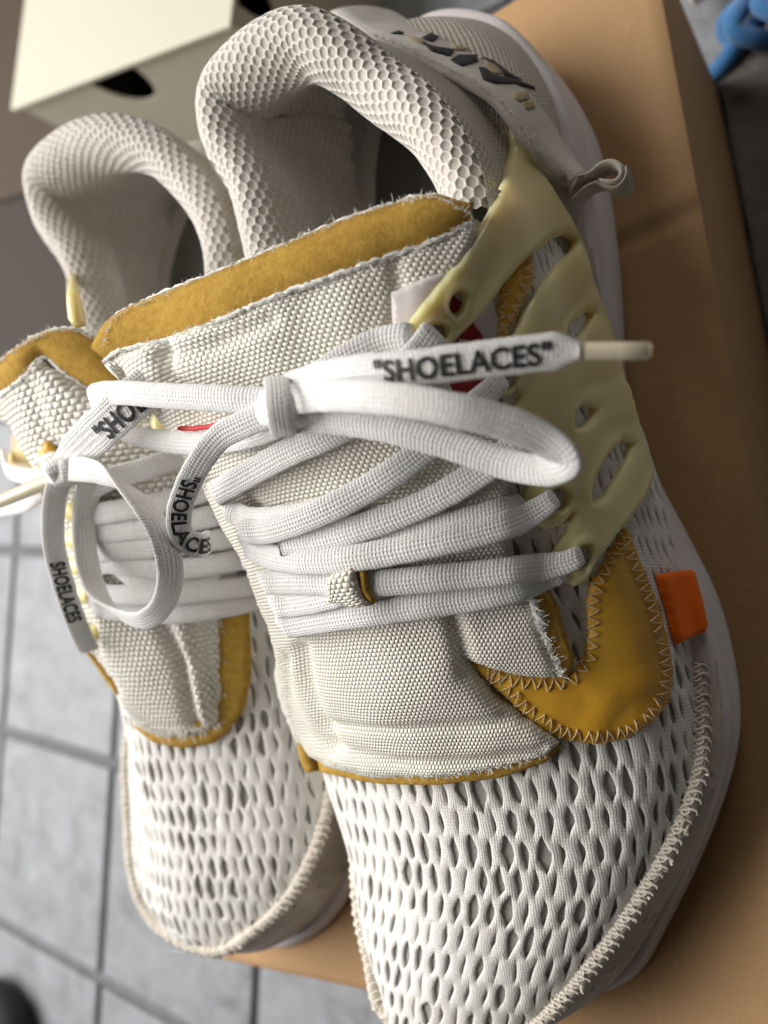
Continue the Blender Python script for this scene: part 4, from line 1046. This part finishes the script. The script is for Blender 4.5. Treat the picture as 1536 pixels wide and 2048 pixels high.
# ------------------------------------------------------------------ the far sneaker (right foot)
R2 = empty('sneaker', W(150, -110, 0), 'farther white sneaker at the left with gold edged knit tongue and round lace loop', 'sneaker', 'pair of white mesh sneakers')
KNIT2 = [(-34, 822), (0, 794), (38, 764), (64, 744), (88, 714), (112, 736), (176, 776), (236, 812), (320, 838), (410, 860), (445, 950), (480, 1080), (472, 1180), (438, 1238), (444, 1300), (447, 1380), (441, 1440), (410, 1463), (330, 1470), (285, 1452), (256, 1420), (240, 1368), (198, 1312), (174, 1286), (166, 1200), (142, 1080), (112, 990), (62, 905), (36, 852), (0, 842)]
class H2:
    seam = (165, 205)
    def __call__(s, x, y, s_, a):
        n = noise.noise(Vector((s_ * 0.10, a * 190, 9.3)))
        z = 0.34 + 0.55 * n + 0.55 * noise.noise(Vector((s_ * 1.9, a * 800, 2)))
        if s_ < 212: z = 0.3
        return max(0.22, min(0.95, z))
sole2 = [(312, -113), (313, -129), (306, -147), (291, -160), (265, -168), (235, -172), (200, -170), (160, -163), (110, -152), (60, -148), (30, -144), (5, -131), (-11, -112), (-11, -94), (5, -80), (30, -68), (60, -66), (110, -69), (150, -69), (190, -64), (220, -60), (245, -60), (265, -66), (284, -77), (301, -93)]
st2 = [(88, (-148, .035), (-126, .116), (-98, .1225), (-62, .108), (-66, .034)), (110, (-149, .034), (-128, .106), (-95, .1195), (-62, .106), (-66, .033)), (135, (-154, .032), (-133, .090), (-99, .1085), (-60, .091), (-67, .032)),
       (160, (-158, .030), (-136, .077), (-104, .0975), (-60, .078), (-66, .030)), (185, (-163, .029), (-143, .062), (-109, .086), (-64, .064), (-63, .028)), (210, (-166, .031), (-147, .052), (-113, .074), (-67, .054), (-60, .030)),
       (235, (-168, .035), (-152, .046), (-116, .065), (-68, .049), (-58, .034)), (260, (-165, .037), (-150, .0455), (-118, .0575), (-76, .048), (-64, .038)), (282, (-160, .039), (-149, .0445), (-121, .052), (-91, .0455), (-81, .040)),
       (294, (-148, .040), (-141, .0435), (-124, .047), (-108, .044), (-100, .041)), (300, (-136, .041), (-131, .042), (-124, .0435), (-116, .042), (-111, .041))]
rim2 = [(168, 690, .080), (152, 605, .081), (125, 510, .085), (64, 415, .091), (46, 345, .097), (100, 278, .101), (182, 252, .101), (262, 272, .097), (332, 332, .092), (388, 408, .088), (414, 490, .086), (418, 575, .085)]
cb2 = [(108, -151), (82, -149), (52, -147), (26, -142), (6, -131), (-7, -115), (-9, -100), (-4, -87), (10, -76), (35, -69), (65, -66), (100, -66)]
inner2 = [(x + (300 - x) * 0.12, y + (1150 - y) * 0.05) for x, y in KNIT2]
k2 = build(R2, -1, sole2, st2, (302, -123, .0415), rim2, cb2, lambda x, y: inside(inner2, (x, y)), H2(), lambda x, y: y < np.interp(x, [-60, 5, 100, 150, 250, 340], [770, 735, 690, 685, 740, 800]) and x < 420)
g2 = patch('foam_edge', [(430, 1200), (497, 1205), (503, 1300), (502, 1360), (490, 1415), (462, 1456), (430, 1484), (370, 1496), (310, 1484), (270, 1452), (300, 1440), (420, 1430)], R2, M['gold'], k2.base, 0.0022, r=14, spacing=9, lift=0.0003, smooth=6)
g3 = patch('foam_edge', [(150, 1200), (176, 1285), (200, 1318), (238, 1372), (244, 1390), (232, 1388), (190, 1330), (164, 1296)], R2, M['gold'], k2.base, 0.002, r=6, spacing=8, lift=0.0, smooth=6)
cr2 = creases([([(335, 1240), (372, 1310), (392, 1400), (402, 1440)], 14, .0030), ([(372, 1238), (388, 1300), (412, 1400), (420, 1430)], 12, -.0022), ([(420, 1240), (428, 1330), (430, 1420)], 9, .0012), ([(205, 1240), (212, 1310), (250, 1370)], 10, .0018), ([(262, 1425), (330, 1445), (430, 1440)], 9, .0010), ([(85, 770), (110, 850), (150, 900)], 14, .0016)])
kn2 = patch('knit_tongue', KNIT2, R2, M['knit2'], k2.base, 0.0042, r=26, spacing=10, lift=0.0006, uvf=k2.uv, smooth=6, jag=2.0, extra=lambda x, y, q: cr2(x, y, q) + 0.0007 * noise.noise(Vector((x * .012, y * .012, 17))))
c1 = k2.base.copy(); c1.add_obj(kn2)
frays('frayed_threads', [(438, 1238), (444, 1300), (447, 1380), (441, 1440), (410, 1463), (330, 1470), (285, 1452)], c1, 240, 0.0016, kn2, M['fuzz'], r=0.00016)
up2 = [(-50, 838, .121), (-18, 808, .1225), (18, 778, .1235), (52, 752, .124), (88, 714, .1245), (126, 744, .1235), (178, 777, .1215), (238, 812, .118), (300, 834, .114)]
EA2 = []
for x, y, z in up2:
    h = c1.hit(x + 1, y + 6); EA2.append((CAM + raydir(x, y) * h[2]) if h else at(x, y, z))
lo2 = [(-60, 776), (-28, 742), (8, 716), (52, 684), (104, 660), (152, 657), (204, 682), (252, 728), (306, 792)]
EB2 = [at(x, y, p.z - 0.001) for (x, y), p in zip(lo2, EA2)]
ge2 = strip('foam_edge', EA2, EB2, M['gold'], R2, bulge=0.0032, thick=0.006, nr_=11, hint=CB)
for E_, rr in ((EA2, 0.0007), (EB2, 0.0004)):
    Q = resample(crom(np.array([tuple(p) for p in E_]), 10), 110); Q += rng.normal(0, 0.0002, Q.shape)
    V, Fc = tubes([Q], rr, 7); mesh('edge_binding', V, Fc, M['fuzz'], ge2)
strip('tongue_lining', EB2, [p + Vector((0.0, -0.012, -0.045)) for p in EB2], M['liner'], R2, thick=0.0015, nr_=5, hint=Vector((0, 1, 0)))
c1.add_obj(ge2)
frays('frayed_threads', [(x, y) for x, y, z in up2], c1, 500, 0.0011, kn2, M['fuzz'], r=0.0001); frays('frayed_threads', [(x, y + 4) for x, y in lo2], c1, 360, 0.0009, ge2, M['fuzz'], r=0.00013)
# rubber cage where it shows: a strap behind the tongue, fingers down the outer edge, one finger inside the lace loop
patch('side_cage', [(136, 530), (152, 568), (164, 606), (170, 650), (150, 656), (139, 640), (134, 580)], R2, M['tpu'], k2.base, 0.0024, r=10, spacing=7, lift=0.0004, smooth=8)
patch('side_cage', [(292, 800), (322, 808), (352, 838), (366, 880), (350, 905), (318, 890), (300, 850)], R2, M['tpu'], c1, 0.0028, r=14, spacing=7, lift=0.0004, smooth=8)
for (x, y) in ((150, 1020), (157, 1075), (164, 1128), (172, 1186), (178, 1262)):
    patch('side_cage', [(x - 26, y - 12), (x, y - 18), (x + 22, y - 8), (x + 24, y + 14), (x - 4, y + 20), (x - 28, y + 10)], R2, M['tpu'], c1, 0.0026, r=10, spacing=7, lift=0.0003, smooth=4)
strip('side_cage', [at(22, 900, .098), at(12, 930, .096), at(24, 952, .094), at(60, 962, .092)], [at(60, 880, .099), at(66, 905, .098), at(76, 930, .096), at(92, 948, .094)], M['tpu'], R2, bulge=0.0015, thick=0.003)
strip('side_tag', [at(40, 826, .095), at(28, 860, .094), at(22, 905, .093), at(34, 935, .092), at(62, 948, .091)], [at(66, 826, .096), at(92, 850, .095), at(96, 890, .094), at(80, 922, .093), at(70, 946, .092)], M['paleorange'], R2, bulge=0.001, thick=0.002)
patch('swoosh_overlay', [(96, 880), (128, 905), (120, 945), (80, 940), (76, 910)], R2, M['amber'], c1, 0.001, r=8, spacing=8, lift=0.0002)

LW2 = 0.0066
L2 = lambda pts, wrap=0, wd=LW2: surf_lace(k2, c1, pts, wd, 0.0019, wrap=wrap, wrapdir=-1)
L2([(430, 885, 1.5), (380, 905, 2.4), (300, 935, 2.6), (210, 962, 2.4), (170, 985, 1.5)], 0.1)
L2([(490, 960, 1.5), (410, 982, 2.6), (320, 1006, 3.0), (220, 1024, 2.8), (160, 1032, 1.5)], 0.1)
L2([(500, 1012, 1.5), (420, 1033, 2.6), (320, 1052, 3.0), (220, 1064, 2.8), (165, 1070, 1.5)], 0.1)
L2([(505, 1066, 1.5), (420, 1082, 2.6), (320, 1094, 3.0), (220, 1102, 2.8), (170, 1108, 1.5)], 0.1)
L2([(520, 1112, 1.5), (430, 1128, 2.6), (340, 1140, 2.8), (262, 1132, 2.4), (200, 1128, 2.0), (175, 1140, 1.2)], 0.1)
L2([(430, 1160, 1.5), (330, 1168, 2.4), (260, 1150, 2.4), (225, 1115, 2.0), (205, 1090, 1.5)])
L2([(530, 1168, 1.5), (430, 1180, 2.6), (330, 1190, 2.8), (240, 1190, 2.6), (185, 1188, 1.4)], 0.1)
L2([(545, 1195, 1.2), (440, 1216, 2.4), (340, 1228, 2.6), (250, 1224, 2.4), (190, 1214, 1.4)], 0.1)
# bow: a round standing loop, a flat printed end, ends hanging left
WA = CB * 0.55 - CR * 0.75 + CU * 0.25
free_lace([(112, 945, .118), (150, 938, .1215), (205, 948, .122), (262, 985, .1215), (312, 1050, .119), (340, 1130, .1155), (330, 1200, .111), (288, 1240, .1085), (232, 1225, .107), (192, 1180, .1075), (172, 1110, .1085), (170, 1030, .110), (180, 965, .112)],
          [CU, CU, CU * .9 - CR * .3 + CB * .3, WA, WA, WA, WA, CB * .5 + CU * .6 - CR * .4, CB * .4 + CU * .6 - CR * .5, WA, WA, WA, WA], 0.0068, 0.0016, R2, label='round standing lace loop')
fl = free_lace([(120, 932, .1185), (158, 898, .1215), (200, 858, .1235), (246, 816, .1235), (300, 772, .121), (340, 740, .118)], [CU * .75 - CR * .6 + CB * .2] * 6, 0.0105, 0.0016, R2, taper=lambda t: 0.55 + 0.45 * min(1, t * 4), label='lace end with black print behind the near lace loop')
i0 = [int(np.argmin([abs(pr(Vector(p))[0] - x) for p in fl.P])) for x in (196, 300)]
fl.text('"SHOEL', fl.L[i0[0]], fl.L[i0[1]], 0.0055, side=1 if np.mean(fl.N @ np.array(tuple(CB))) > 0 else -1, flip=(np.mean(fl.B @ np.array(tuple(CU))) < 0), dv=-0.0012 if np.mean(fl.B @ np.array(tuple(CU))) > 0 else 0.0012)
f3 = free_lace([(126, 950, .118), (112, 985, .1185), (106, 1040, .116), (108, 1090, .113), (122, 1150, .108), (142, 1215, .102), (160, 1262, .097), (178, 1300, .092)], [-CR * .9 + CB * .35] * 8, 0.0064, 0.0016, R2, label='hanging lace end with blurred black print')
i0 = [int(np.argmin([abs(pr(Vector(p))[1] - y) for p in f3.P])) for y in (1120, 1240)]
f3.text('SHOELACES', f3.L[i0[0]], f3.L[i0[1]], 0.0044, side=1 if np.mean(f3.N @ np.array(tuple(CB))) > 0 else -1, flip=True)
V, Fc = tubes([crom([tuple(at(104, 960, .118)), tuple(at(60, 978, .119)), tuple(at(0, 1002, .119)), tuple(at(-40, 1016, .118))], 8)], 0.0021, 12)
mesh('aglet', V, Fc, M['aglet'], R2)
free_lace([(60, 890, .108), (84, 905, .113), (104, 925, .117), (118, 938, .118)], [CU * .5 + CR * .8] * 4, 0.0058, 0.0022, R2)
free_lace([(8, 912, .100), (14, 938, .104), (46, 952, .109), (84, 956, .114), (112, 946, .118)], [CU * .8 + CB * .5] * 5, 0.006, 0.0022, R2)
free_lace([(-20, 1022, .095), (20, 1016, .098), (54, 1006, .104), (90, 980, .112)], [CU] * 4, 0.0055, 0.0022, R2)
free_lace([(104, 922, .119), (116, 936, .1225), (126, 950, .1205), (130, 964, .117)], [CR + CU * .3] * 4, 0.0068, 0.003, R2, name='lace_knot')
free_lace([(100, 950, .116), (118, 946, .1205), (140, 938, .1205), (156, 930, .117)], [CU] * 4, 0.0065, 0.0042, R2, name='lace_knot')
